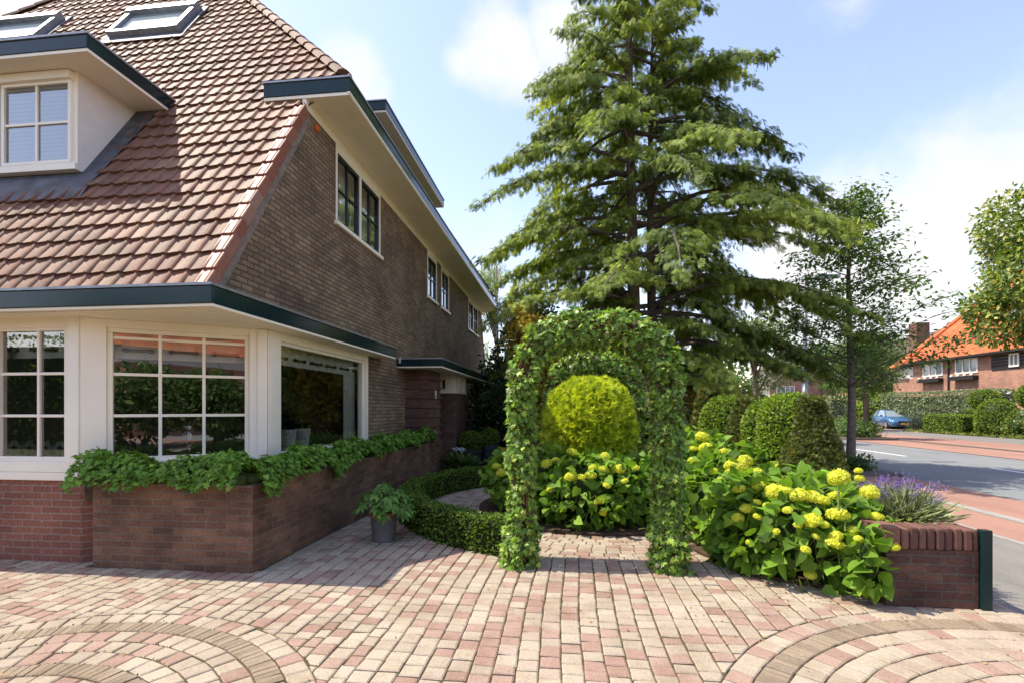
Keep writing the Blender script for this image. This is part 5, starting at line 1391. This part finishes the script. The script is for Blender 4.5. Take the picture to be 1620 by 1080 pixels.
def limb_tree(name, label, base, h, z0, env, nb, leaf, mat, n_per, group=None, up=.75, trunk_r=.12, bark='bark_grey', lean=(0, 0), T=T_OVAL, droop=.15, spread=.34, sub=6, tint=0, flat=.5):
    t = thing(name, label, 'tree', base, group)
    b = MB(); pts = []; rr = []
    for i in range(12):
        f = i / 11; pts.append((base[0] + lean[0] * f + .04 * math.sin(f * 7), base[1] + lean[1] * f, base[2] - .05 + (h * .97) * f)); rr.append(max(.012, trunk_r * (1.15 if i == 0 else 1) * (1 - f) ** .75))
    b.tube(pts, rr, 10); b.build('trunk', M[bark], t, smooth=True)
    lb = MB(); P_, D_, T_ = [], [], []; az = random.uniform(0, 6)
    for k in range(nb):
        f = ((k + .5) / nb); z = z0 + (h * .93 - z0) * f; az += 2.399 + random.uniform(-.4, .4)
        o = Vector((math.cos(az), math.sin(az), 0)); L = env_at(env, z / h) * random.uniform(.7, 1.1)
        s = Vector((np.interp(z, [p[2] for p in pts], [p[0] for p in pts]), np.interp(z, [p[2] for p in pts], [p[1] for p in pts]), z - L * up * .55))
        s.z = max(s.z, z0 * .8 + base[2]); pt = [s + o * (L * g) + Vector((0, 0, L * up * (g ** 1.2) - droop * L * g * g)) for g in np.linspace(0, 1, 6)]
        lb.tube(pt, [max(.005, trunk_r * .24 * (1 - f * .6) * (1 - .85 * g)) for g in np.linspace(0, 1, 6)], 5, cap=False)
        for q in range(sub + int(L * 2)):
            g = random.uniform(.25, 1); i0 = min(4, int(g * 5)); c = pt[i0].lerp(pt[i0 + 1], g * 5 - i0); d2 = (o * .6 + Vector((random.gauss(0, .8), random.gauss(0, .8), random.gauss(.25, .3)))).normalized(); l2 = random.uniform(.2, .55) * (.5 + .35 * L)
            e = c + d2 * l2; lb.tube([c, c.lerp(e, .5) + Vector((0, 0, .02)), e], [.012, .008, .004], 4, cap=False)
            bt = random.gauss(.5 + tint, .12)
            for w in range(n_per):
                gg = random.uniform(.1, 1.1); P_.append(c.lerp(e, gg) + Vector((random.gauss(0, spread), random.gauss(0, spread), random.gauss(0, spread * flat))) * .5); D_.append(d2 * .6 + Vector((random.gauss(0, .6), random.gauss(0, .6), -.35 + random.gauss(0, .3)))); T_.append(bt + random.gauss(0, .18))
    lb.build('limb', M[bark], t, autouv=False)
    n = len(P_); P_ = np.array(P_); leaves_object('crown', [leaf_arrays(T, P_, np.array(D_), np.tile([0, 0, 1.], (n, 1)) + rand_dirs(n) * .6, RNG.uniform(.7, 1.3, n) * leaf, np.clip(T_, 0, 1))], LM[mat], t)
    return t
limb_tree('street_tree', 'young leafy street tree with a dark slim trunk on the near kerb strip', (6.95, 13.15, 0), 7.3, 2.5, [(0, .7), (.3, 2.15), (.42, 2.15), (.6, 1.6), (.8, .85), (.95, .3), (1, .1)], 52, .11, 'street', 26, 'trees along the street', up=.62, trunk_r=.108)
limb_tree('street_tree', 'small street tree with a thin pale trunk on the planted island across the road', (14.8, 26.8, 0), 5.6, 2.2, [(0, .4), (.4, 1.5), (.7, 1.2), (1, .1)], 28, .14, 'mid', 30, 'trees along the street', up=.6, trunk_r=.09)

def round_tree(name, label, c, blobs, mat, n, leaf, group=None, trunk_r=.25, T=T_OVAL, tbias=0, fuzz=.16, k=.62, lumpy=.2, bark='bark_grey', down=.35):
    """tree with a billowing crown: limbs run from the trunk into every clump"""
    t = thing(name, label, 'tree', c, group); bl = np.array(blobs, float); bl[:, :3] += np.array(c)
    zt = bl[:, 2].max(); b = MB(); b.tube([(c[0], c[1], -.05), (c[0] + .05, c[1], bl[:, 2].min() * .6), (c[0], c[1], zt)], [trunk_r * 1.2, trunk_r * .85, trunk_r * .25], 9); b.build('trunk', M[bark], t, smooth=True)
    s = MB()
    for q in bl:
        z1 = c[2] + (q[2] - c[2]) * .62; s.tube([(c[0], c[1], z1), ((c[0] + q[0]) / 2, (c[1] + q[1]) / 2, (z1 + q[2]) / 2 + .1), (q[0], q[1], q[2] + q[5] * .6)], [trunk_r * .42, trunk_r * .28, trunk_r * .08], 6, cap=False)
    s.build('limb', M[bark], t, autouv=False)
    vol = bl[:, 3] * bl[:, 5]; i = RNG.choice(len(bl), n, p=vol / vol.sum()); dr = rand_dirs(n); r = bl[i, 3:6]
    rad = np.clip(1 - RNG.exponential(fuzz, n) + RNG.normal(0, .05, n), .2, 1.2)
    nn = unit(dr / r); p = bl[i, :3] + dr * r * rad[:, None]; p += nn * (lumpy * r.mean(1) * lump(p, 2.4 / max(.4, r.mean()), 4))[:, None]
    hol = lump(p, 3.4 / max(.4, r.mean()), 8) > .62; keep = ~hol | (RNG.random(n) < .25); p, nn = p[keep], nn[keep]; m = len(p)
    d = nn * .6 + rand_dirs(m) * .8 + np.array([0, 0, -down]); nr = nn * .5 + rand_dirs(m) * .7 + np.array([0, 0, .7])
    ti = np.clip(RNG.normal(.48 + tbias, .22, m), 0, 1)
    leaves_object('crown', [leaf_arrays(T, p, d, nr, RNG.uniform(.7, 1.3, m) * leaf, ti)], LM[mat], t)
    return t
def rb(n, R_, z0, z1, r0, r1, sq=1.0):
    out = []
    for k in range(n):
        a = random.uniform(0, 6.283); z = random.uniform(z0, z1); f = math.sqrt(max(0, 1 - ((z - (z0 + z1) / 2) / ((z1 - z0) / 2 + r0)) ** 2)); rr = R_ * f * math.sqrt(random.uniform(.25, 1)); r = random.uniform(r0, r1)
        out.append((rr * math.cos(a), rr * math.sin(a) * sq, z, r, r, r * .85))
    return out
# big linden at the right edge
random.seed(21)
round_tree('linden_tree', 'large yellow green street tree reaching in from the right edge across the road', (18.75, 20.6, 0), [(0, 0, 7.2, 2.6, 2.4, 2.0), (-1.7, -.6, 6.2, 1.6, 1.7, 1.4), (-1.2, .6, 8.6, 1.6, 1.5, 1.3), (-.2, -.8, 9.6, 1.7, 1.5, 1.2), (-2.2, .0, 4.9, 1.3, 1.3, 1.0), (-.9, -1.0, 4.6, 1.5, 1.4, 1.0), (.8, 0, 5.0, 1.8, 1.7, 1.3), (-2.9, .3, 5.4, .75, .8, .6)], 'linden', 24000, .19, 'trees along the street', .2, k=0, tbias=.08)
# background trees
random.seed(5)
BT = 'trees in the far gardens'
round_tree('garden_tree', 'broad light green tree behind the orange roofed house', (46, 58, 0), rb(11, 4.2, 5.5, 11.0, 1.8, 2.6), 'mid', 6500, .42, BT, .35)
round_tree('garden_tree', 'dense green tree between the lamp post and the brown roofed house', (28.5, 50, 0), rb(7, 2.4, 3.0, 6.2, 1.2, 1.7), 'mid', 4200, .3, BT, .2, tbias=-.05)
round_tree('weeping_birch', 'pale weeping birch just right of the lamp post', (20.6, 37, 0), rb(7, 2.0, 3.2, 6.0, .9, 1.4), 'birch', 5200, .2, BT, .16, T=T_LANCE, down=1.2, tbias=-.15)
round_tree('weeping_birch', 'darker weeping tree left of the lamp post, in front of the white windowed house', (17.8, 37.5, 0), rb(7, 2.2, 3.0, 5.6, 1.0, 1.5), 'mid', 5200, .24, BT, .16, T=T_LANCE, down=.9)
round_tree('birch_tree', 'tall airy birch rising behind the far end of the brick house', (-5.3, 36, 0), rb(12, 2.1, 4.5, 12.4, .8, 1.3), 'birch', 9000, .2, BT, .2, T=T_LANCE, down=1.0, fuzz=.3)
round_tree('garden_tree', 'slim tree with thin trunks behind the clipped shrubs', (8.2, 23, 0), rb(7, 1.2, 2.8, 5.2, .7, 1.0), 'birch', 3200, .2, BT, .13, fuzz=.25, tbias=-.15)
for (x, y, h, lab, m, r) in ((2, 75, 8, 'far tree directly behind the tall conifer', 'mid', 4), (12, 80, 7.5, 'far tree to the right of the tall conifer trunks', 'birch', 4), (40, 90, 8, 'far tree beyond the brown roofed house', 'mid', 4.5), (62, 70, 11, 'far tree at the right edge behind the linden', 'mid', 5), (-9, 60, 9, 'far tree left of the birch, behind the brick house', 'dark', 5), (14, 50, 7, 'far tree left of the slim tree, above the clipped egg', 'mid', 3.6), (8.5, 46, 6.5, 'far tree just right of the tall conifer trunks', 'mid', 3.4)):
    round_tree('garden_tree', lab, (x, y, 0), rb(9, r, h * .35, h, r * .4, r * .6), m, 3600, .5, BT, .3)
# dark evergreens and shrubs closing the garden behind the house
random.seed(9)
GS = 'shrubs closing the back of the garden'
blob_shrub('evergreen_shrub', 'tall dark evergreen beside the far corner of the brick house', 'shrub', [(-1.6, 17.2, 2.2, 1.1, 1.2, 2.3), (-1.2, 17.5, 4.0, .8, .9, 1.6), (-2.3, 16.6, 1.5, .9, .9, 1.6)], LM['dark'], 8500, .16, T_OVAL, GS)
blob_shrub('evergreen_shrub', 'dark glossy shrub behind the rear brick wall, right of the porch', 'shrub', [(-1.5, 14.2, 1.1, 1.2, .8, 1.15), (-.3, 14.4, 1.2, 1.0, .8, 1.2), (-2.3, 15.2, 1.3, .7, .9, 1.35)], LM['dark'], 9000, .12, T_OVAL, GS, tbias=.1)
blob_shrub('golden_shrub', 'yellow and orange tipped conifer shrub peeking over the left shoulder of the front arch', 'shrub', [(-.85, 11.6, 3.15, .55, .6, .42), (-.45, 11.4, 2.95, .55, .5, .45), (-1.15, 11.9, 3.5, .35, .4, .4), (-.6, 11.8, 2.0, .5, .5, 1.0)], LM['gold_shrub'], 5200, .11, T_FROND3, GS, fuzz=.16)
blob_shrub('evergreen_shrub', 'deep green shrub filling the view under the tall conifer', 'shrub', [(1.9, 16.4, 1.6, 1.9, 1.0, 1.7), (.2, 16.8, 1.8, 1.5, 1.0, 1.9), (3.5, 17.6, 1.4, 1.4, 1.0, 1.5)], LM['dark'], 9000, .17, T_OVAL, GS, tbias=.05)
blob_shrub('yellow_shrub', 'olive yellow shrub right of the front arch, behind the slender yew cone', 'shrub', [(3.3, 13.2, 1.0, .8, .7, 1.05), (3.0, 13.0, 1.7, .5, .5, .5)], LM['gold_shrub'], 3600, .10, T_OVAL, GS, tbias=-.3)
blob_shrub('orange_shrub', 'small orange pink shrub above the clipped egg', 'shrub', [(5.0, 16.8, 1.35, .55, .5, .65), (4.6, 16.9, .8, .6, .5, .7)], LM['orange_shrub'], 1800, .10, T_OVAL, GS)
blob_shrub('clipped_hedge', 'mid green shrubbery along the near side of the street beyond the garden wall', 'hedge', [(4.4, 19, .8, 1.2, 1.0, .9), (5.0, 22, .8, 1.2, 1.6, .95), (5.2, 26, .8, 1.2, 2.0, 1.0), (4.0, 16.5, .7, .9, .9, .75)], LM['lime'], 6000, .14, T_OVAL, GS, tbias=-.2)
# planting on the near kerb island at the foot of the street tree
b = MB(); b.box(6.55, 7.40, 11.9, 15.5, -.05, .05); tag(b.build('kerb_island', M['dark_kerb']), kind='structure')
blob_shrub('ground_shrub', 'small grey green weed tuft on the kerb island under the near street tree', 'shrub', [(6.85, 12.6, .18, .3, .25, .22), (6.7, 12.9, .15, .25, .3, .2)], LM['street'], 900, .07, T_OVAL, None, stems=False)
# island across the road
b = MB(); b.box(13.5, 15.7, 25.6, 45, -.05, .09); tag(b.build('planted_island', M['dark_kerb']), kind='structure')
blob_shrub('island_shrubs', 'bronze and green low planting on the kerbed island across the road', 'shrub', [(14.4, 26.8, .4, .85, 1.0, .48), (14.8, 28.4, .45, .9, 1.2, .55), (14.3, 30.5, .45, .8, 1.4, .55), (15.2, 27.3, .38, .45, 1.0, .42)], LM['mid'], 5200, .11, T_OVAL, None, tbias=.15, stems=False)

# ================================================================== STREET FURNITURE
t = thing('lamp_post', 'tall grey steel lamp post rising behind the clipped green dome', 'lamp post', (6.95, 15.5, 0))
b = MB(); b.tube([(6.95, 15.5, -.02), (6.95, 15.5, 1.15), (6.95, 15.5, 2.5)], [.088, .085, .085], 14); b.tube([(6.95, 15.5, 2.5), (6.95, 15.5, 2.55), (6.95, 15.5, 5.2)], [.085, .062, .055], 14, ); b.build('pole', M['steel'], t, smooth=True)
b = MB(); b.tube([(6.95, 15.5, 5.15), (7.0, 15.5, 5.3), (7.35, 15.5, 5.38)], [.045, .04, .03], 8); b.vprism([(7.25, 15.38), (7.9, 15.42), (7.9, 15.58), (7.25, 15.62)], 5.33, 5.43); b.build('lamp_head', M['steel'], t, bevel=.02)

# ================================================================== CARS
def car(name, label, loc, rz, paint, roofmat=None, wagon=True, plate=True):
    t = thing(name, label, 'car', loc); ca, sa = math.cos(rz), math.sin(rz)
    W = lambda p: (loc[0] + p[0] * ca - p[1] * sa, loc[1] + p[0] * sa + p[1] * ca, loc[2] + p[2])
    # stations along the length (x forward): half width, bonnet/belt height
    st = [(2.28, .62, .30, .56), (2.20, .78, .24, .66), (2.0, .86, .20, .74), (1.5, .90, .19, .84), (.95, .91, .19, .93), (.3, .92, .19, .95), (-.8, .92, .19, .96), (-1.6, .91, .20, .98), (-2.05, .86, .24, .98), (-2.22, .76, .34, .92)]
    b = MB(); rows = []
    for (x, w, zb, zt) in st:
        half = [(w * .86, zb), (w * .98, zb + .12), (w, zb + (zt - zb) * .5), (w * .97, zt - .06), (w * .86, zt), (w * .45, zt + .025)]
        row = [(x, -y, z) for y, z in half] + [(x, 0, zt + .032)] + [(x, y, z) for y, z in half[::-1]]
        rows.append(row)
    n = len(rows[0]); pts = [W(p) for r in rows for p in r]
    fs = [(i * n + k, (i + 1) * n + k, (i + 1) * n + k + 1, i * n + k + 1) for i in range(len(rows) - 1) for k in range(n - 1)]
    fs += [tuple(range(n)), tuple((len(rows) - 1) * n + k for k in range(n))[::-1]] + [(i * n, i * n + n - 1, (i + 1) * n + n - 1, (i + 1) * n) for i in range(len(rows) - 1)]
    b.add(pts, fs); b.build('body', paint, t, smooth=True)
    rx = -2.0 if wagon else -1.5
    low = [(.98, .80, .94), (-.9, .82, .96), (rx - .15, .74, .98)]; top = [(.12, .60, 1.40), (-.9, .63, 1.45), (rx + .2, .57, 1.38)]
    b = MB()
    g = lambda a, s: W((a[0], a[1] * s, a[2]))
    for s in (1, -1):
        b.quad(g(low[0], s), g(low[1], s), g(top[1], s), g(top[0], s)); b.quad(g(low[1], s), g(low[2], s), g(top[2], s), g(top[1], s))
    b.quad(g(low[0], -1), g(low[0], 1), g(top[0], 1), g(top[0], -1)); b.quad(g(low[2], 1), g(low[2], -1), g(top[2], -1), g(top[2], 1))
    b.build('windows', M['glass_sky'], t)
    b = MB(); up = .012
    b.add([W((p[0], p[1] * s, p[2] + up + (.03 if k_ else 0))) for p in top for s, k_ in ((1.02, 0), (.5, 1), (-.5, 1), (-1.02, 0))], [(i * 4 + k, i * 4 + 4 + k, i * 4 + 5 + k, i * 4 + 1 + k) for i in range(2) for k in range(3)])
    for s in (1, -1):
        for a, c in ((low[0], top[0]), (low[1], top[1]), (low[2], top[2])): b.tube([g((a[0], a[1] * 1.01, a[2]), s), g((c[0], c[1] * 1.02, c[2]), s)], .035, 6)
    b.build('roof', roofmat or paint, t)
    for wx in (1.38, -1.32):
        for s in (1, -1):
            b = MB(); b.tube([W((wx, s * .70, .32)), W((wx, s * .915, .32))], .32, 20); w = b.build('wheel', M['strap'], t)
            b = MB(); b.tube([W((wx, s * .90, .32)), W((wx, s * .925, .32))], .2, 14); b.build('rim', M['steel'], w)
    for s in (1, -1):
        b = MB(); b.add([W(p) for p in ((2.22, s * .50, .60), (2.06, s * .84, .64), (1.86, s * .87, .74), (2.13, s * .52, .69), (2.24, s * .50, .585), (2.1, s * .86, .6))], [(0, 1, 2, 3), (0, 4, 5, 1)]); b.build('headlight', M['net'], t)
        b = MB(); b.obox(W((.62, s * .93, 1.0)), (ca, sa, 0), (-sa, ca, 0), (0, 0, 1), -.06, .06, -.02 if s > 0 else -.14, .14 if s > 0 else .02, -.06, .06); b.build('mirror', paint, t, bevel=.02)
    b = MB(); b.obox(W((2.285, 0, .53)), (ca, sa, 0), (-sa, ca, 0), (0, 0, 1), -.05, .012, -.42, .42, -.07, .09); b.obox(W((2.27, 0, .32)), (ca, sa, 0), (-sa, ca, 0), (0, 0, 1), -.05, .012, -.55, .55, -.05, .03); b.build('grille', M['black_board'], t, bevel=.01)
    if plate:
        b = MB(); b.obox(W((2.30, 0, .42)), (ca, sa, 0), (-sa, ca, 0), (0, 0, 1), 0, .012, -.26, .26, -.055, .055); b.build('number_plate', plain('yellow plate', (.62, .34, .05), .5), t)
    return t
car('parked_car', 'metallic blue estate car parked nose out on the driveway across the road', (25.15, 41.6, -.02), R(-104), plain('blue car paint', (.045, .13, .28), .3, .5, metal=.3, coat=.6))
car('parked_car', 'white car with dark roof mostly hidden behind the clipped egg across the road', (26.0, 31.6, -.02), R(195), plain('white car paint', (.7, .7, .7), .25, .6, coat=1.0), plain('black roof paint', (.02, .02, .025), .2, .6, coat=1))

# ================================================================== FAR GARDENS
FG = 'hedges and clipped plants across the road'
hedge('tall_hedge', 'tall silvery green hedge in front of the orange roofed house', 'hedge', [(25.3, 42.6), (26.2, 38), (26.3, 33.2)], 1.0, 2.65, 9500, LM['grey'], .15, T_OVAL, FG, lumpy=.08, tbias=-.1)
hedge('silver_hedge', 'silver leaved hedge on a low brick wall left of the blue car', 'hedge', [(22.9, 52), (23.0, 45.3)], 1.5, 2.2, 6500, LM['grey'], .16, T_OVAL, FG, z0=.3, lumpy=.12, tbias=.15)
t = thing('low_front_wall', 'low brick wall under the silver leaved hedge', 'wall', (22.2, 48, 0)); b = MB(); b.box(22.1, 22.35, 45, 54, -.05, .62); b.build('wall_body', M['far_brick'], t)
blob_shrub('lime_shrub', 'bright lime green bushes behind the blue car', 'shrub', [(27.0, 46.5, 1.4, 1.5, 1.5, 1.6), (28.0, 49.0, 1.7, 1.6, 1.5, 2.0), (25.6, 48.6, 1.2, 1.2, 1.2, 1.4)], LM['lime'], 5200, .2, T_OVAL, FG, tbias=.05)
blob_shrub('grey_shrub', 'low grey green shrub at the corner of the driveway right of the blue car', 'shrub', [(24.1, 37.0, .5, .7, .8, .6), (24.6, 36.0, .45, .7, .8, .5)], LM['grey'], 1600, .11, T_OVAL, FG, tbias=-.15)
hedge('box_hedge', 'clipped green box hedge at the pavement edge across the road', 'hedge', [(23.1, 34.3), (23.3, 31.5)], 1.3, 1.12, 4200, LM['lime'], .10, T_OVAL, FG, tbias=-.12)
hedge('box_hedge', 'small clipped hedge block between the ball tree and the clipped egg', 'hedge', [(25.2, 34.2), (25.3, 33.0)], .8, 1.45, 1600, LM['lime'], .10, T_OVAL, FG, tbias=-.1)
topiary('clipped_egg', 'large clipped green egg at the pavement edge across the road', 'topiary', (23.3, 29.9, 0), ell_prof(.92, -.35, 2.02, 12, .8), LM['lime'], 5200, .10, T_OVAL, FG, tbias=-.14)
topiary('clipped_egg', 'clipped green egg at the right picture edge across the road', 'topiary', (23.3, 26.9, 0), ell_prof(.85, -.3, 2.1, 12, .8), LM['lime'], 3600, .11, T_OVAL, FG, tbias=-.08)
topiary('clipped_egg', 'taller clipped green egg behind, at the right picture edge', 'topiary', (24.6, 27.8, 0), ell_prof(.95, -.3, 2.6, 12, .8), LM['lime'], 3200, .11, T_OVAL, FG, tbias=-.03)
topiary('ball_tree', 'clipped ball on a stem left of the garage door across the road', 'topiary', (24.3, 32.0, 1.55), ell_prof(.72, -.1, 1.05, 12, .9), LM['lime'], 2600, .10, T_OVAL, FG, tbias=-.15, trunk=(.06, .1))
topiary('ball_tree', 'clipped ball on a stem right of the garage door across the road', 'topiary', (25.0, 29.7, 1.6), ell_prof(.75, -.1, 1.25, 12, .9), LM['lime'], 2600, .10, T_OVAL, FG, tbias=-.1, trunk=(.06, .1))
blob_shrub('flowering_shrub', 'loose shrub with cream flowers between the clipped eggs across the road', 'shrub', [(23.4, 28.5, .6, .7, .6, .75), (23.0, 29.3, .4, .4, .5, .4)], LM['linden'], 1900, .12, T_OVAL, FG, tbias=.0)
n = 900; p = np.c_[RNG.uniform(22.2, 22.7, n), RNG.uniform(26, 36, n), RNG.uniform(0, .08, n)]
tag(leaves_object('dry_grass', [leaf_arrays(T_NEEDLE, p, rand_dirs(n) + [0, 0, .8], rand_dirs(n), RNG.uniform(.1, .25, n), RNG.random(n))], LM['linden']), kind='stuff')

# ================================================================== FAR HOUSES
def far_window(parent, o, u, n_, a0, a1, z0, z1, ncol=3, sill=True):
    u = Vector(u); n_ = Vector(n_); b = MB(); up = Vector((0, 0, 1)); fr = .09
    b.obox(o, u, up, n_, a0, a1, z0, z0 + fr, -.02, .06); b.obox(o, u, up, n_, a0, a1, z1 - fr, z1, -.02, .06)
    for k in range(ncol + 1):
        c = a0 + (a1 - a0 - fr) * k / ncol; b.obox(o, u, up, n_, c, c + fr, z0 + fr, z1 - fr, -.02, .055)
    w = b.build('window', M['white'], parent)
    b = MB(); b.obox(o, u, up, n_, a0 + .03, a1 - .03, z0 + .03, z1 - .03, -.03, .012); b.build('pane', M['glass_sky'], w)
    return w
def orange_house(name, label, dx=0, dy=0):
    t = thing(name, label, 'house', (31 + dx, 38 + dy, 0)); X = 28 + dx; U, Nn = Vector((0, -1, 0)), Vector((-1, 0, 0)); o = Vector((X, 46.4 + dy, 0))
    D = lambda x, y, z: (x + dx, y + dy, z)
    b = MB(); b.box(X, X + 10, 28 + dy, 43.9 + dy, -.1, 5.25); b.box(X, X + 10, 43.9 + dy, 46.4 + dy, -.1, 4.0); b.build('wall', M['far_brick'], t)
    b = MB(); b.box(X + .02, X + 10, 43.91 + dy, 46.4 + dy, 4.0, 4.95); b.build('white_panel', M['render'], t)
    far_window(t, o, U, Nn, 1.15, 1.75, 4.05, 4.8, 1)
    b = MB(); R1, R2 = (33, 40.2, 11.6), (33, 20, 11.6)
    b.quad(D(27.5, 44.3, 5.2), D(27.5, 28.0, 5.2), D(*R2), D(*R1)); b.quad(D(27.5, 44.3, 5.2), D(*R1), D(27.5, 46.9, 4.8)); b.quad(D(27.5, 46.9, 4.8), D(*R1), D(38.5, 46.9, 4.8)); b.quad(D(38.5, 46.9, 4.8), D(*R1), D(*R2), D(38.5, 20, 5.2))
    rf = b.build('roof', M['orange_tile'], t)
    b = MB(); b.box(27.42 + dx, 27.6 + dx, 28 + dy, 44.25 + dy, 5.08, 5.22); b.box(27.6 + dx, 28 + dx, 28 + dy, 44.2 + dy, 5.1, 5.18); b.box(27.42 + dx, 27.6 + dx, 44.3 + dy, 46.9 + dy, 4.7, 4.82); b.build('gutter', M['black_board'], t)
    b = MB(); a, e = Vector(D(27.5, 44.3, 5.22)), Vector(D(*R1)); b.tube([a, e + Vector((0, 0, .1))], .11, 6); b.build('hip_tile', M['orange_tile'], rf)
    for (y0, y1) in ((42.7, 40.6), (39.4, 37.4)):
        far_window(t, o, U, Nn, 46.4 - y0, 46.4 - y1, 4.0 - .0, 5.05, 3)
        b = MB(); b.box(X - .38, X - .02, y1 - .05 + dy, y0 + .05 + dy, 3.55, 3.82); fb = b.build('flower_box', M['black_board'], t)
        for k in range(4):
            b = MB(); b.lathe((X - .36, y0 - .1 - (y0 - y1 - .2) * k / 3 + dy, 3.78), [(.02, 0), (.1, .05), (.1, .12), (.02, .17)], 8); b.build('white_flower_pot', M['render'], fb)
    b = MB(); b.tube([(X - .06, 40.0 + dy, 5.1), (X - .06, 40.0 + dy, 0)], .06, 8); b.tube([(X - .06, 33.6 + dy, 5.1), (X - .06, 33.6 + dy, 0)], .06, 8); b.build('downpipe', M['black_board'], t)
    b = MB()
    for k in range(5): b.box(X - .05, X - .01, 33.8 + dy, 36.3 + dy, 4.05 + k * .2, 4.2 + k * .2)
    b.build('board_panel', M['black_board'], t); far_window(t, o + Vector((-.06, 0, 0)), U, Nn, 46.4 - 34.9, 46.4 - 34.2, 4.15, 5.0, 2)
    b = MB(); b.box(X - .04, X - .01, 34.6 + dy, 37.0 + dy, 0, 2.75); gd = b.build('garage_door', M['black_board'], t)
    b = MB(); b.box(X - .06, X - .045, 35.5 + dy, 36.9 + dy, .1, 2.6)
    for r in (.5, .75, 1.0):
        for k in range(8):
            a0, a1 = math.pi / 2 * k / 8, math.pi / 2 * (k + 1) / 8
            b.add([(X - .055, 34.75 + dy + q * math.cos(a), 1.5 + q * math.sin(a)) for a in (a0, a1) for q in (r, r + .12)], [(0, 1, 3, 2)])
    b.build('door_panel', M['render'], gd)
    for (y, z) in ((38.6, 8.6), (36.6, 7.9)):
        x = 27.5 + (z - 5.2) / (11.6 - 5.2) * 5.5; d_ = Vector((5.5, 0, 6.4)).normalized(); n_ = Vector((-6.4, 0, 5.5)).normalized(); b = MB(); b.obox(D(x, y, z), d_, (0, 1, 0), n_, -.5, .5, -.4, .4, .0, .12); b.build('skylight', M['glass_sky'], rf)
    return t
orange_house('orange_roofed_house', 'brick house with a bright orange tiled roof and white windows across the road')
def gable_house(name, label, x, y, w, d, eave, ridge, roofm, wallm, chimney=None, wins=()):
    t = thing(name, label, 'house', (x, y, 0)); b = MB(); b.box(x - w / 2, x + w / 2, y - d / 2, y + d / 2, -.1, eave)
    b.prism([(-w / 2, eave), (w / 2, eave), (0, ridge - .15)], lambda q: (x + q[0], y - d / 2 + .01, q[1]), lambda q: (x + q[0], y + d / 2 - .01, q[1])); b.build('wall', M[wallm], t)
    b = MB(); e = .5
    for s in (1, -1): b.quad((x + s * (w / 2 + e), y - d / 2 - e, eave - .4), (x, y - d / 2 - e, ridge), (x, y + d / 2 + e, ridge), (x + s * (w / 2 + e), y + d / 2 + e, eave - .4))
    rf = b.build('roof', M[roofm], t)
    if chimney: b = MB(); b.box(*chimney); b.build('chimney', M['planter_brick'], rf)
    for (o, u, n_, a0, a1, z0, z1, nc) in wins: far_window(t, o, u, n_, a0, a1, z0, z1, nc)
    b = MB(); b.box(x - w / 2 - e, x - w / 2 - e + .15, y - d / 2 - e, y + d / 2 + e, eave - .48, eave - .38); b.build('gutter', M['white'], t)
gable_house('brown_roofed_house', 'brick house with a dull brown tiled roof left of the orange roofed house', 36.5, 58, 8.5, 12, 4.9, 9.2, 'brown_tile', 'far_brick', (33.8, 35.0, 52.5, 53.6, 6.5, 9.9),
            [(Vector((32.25, 64, 0)), (0, -1, 0), (-1, 0, 0), 9.2, 11.2, 3.1, 4.3, 3), (Vector((32.25, 64, 0)), (0, -1, 0), (-1, 0, 0), 5.2, 7.2, 3.1, 4.3, 3), (Vector((32, 52, 0)), (1, 0, 0), (0, -1, 0), 1.2, 3.0, 3.1, 4.3, 3)])
gable_house('white_windowed_house', 'distant brick house with a steep dark roof and white windows behind the weeping trees', 30.0, 72, 8.5, 11, 4.6, 9.0, 'brown_tile', 'far_brick', None,
            [(Vector((25.75, 77.5, 0)), (0, -1, 0), (-1, 0, 0), 6.5, 10.5, 3.0, 4.3, 5), (Vector((25.75, 66.5, 0)), (1, 0, 0), (0, -1, 0), .6, 2.8, 3.0, 4.4, 4)])
# opposite the drive: what the front windows mirror
orange_house('orange_roofed_house', 'brick house with an orange roof behind the viewer, mirrored in the bay window', -21, -66)
random.seed(31)
RS = 'trees behind the viewer'
for (x, y, lab) in ((-13, -11, 'leafy tree mirrored in the front window'), (-5, -13, 'leafy tree mirrored left of centre in the bay window'), (2.5, -12, 'leafy tree mirrored in the middle of the bay window'), (-20, -12, 'leafy tree mirrored at the far left'), (6.5, -11, 'leafy tree mirrored right of centre in the bay window'), (10.5, -10, 'leafy tree mirrored at the right of the bay window')):
    round_tree('reflected_tree', lab, (x, y, 0), rb(9, 2.3, 1.0, 2.4, 1.0, 1.3) if x > -6 else rb(9, 2.4, 1.6, 6.2, 1.2, 1.7), 'mid', 5200, .26, RS, .2, tbias=-.1)
hedge('reflected_hedge', 'long dark hedge behind the viewer, mirrored low in the front windows', 'hedge', [(-34, -8.5), (-8, -9)], 1.2, 4.3, 9500, LM['box'], .15, T_OVAL)
print('conifer fronds', NCON, 'meshes', len(bpy.data.meshes), 'faces', sum(len(m.polygons) for m in bpy.data.meshes))
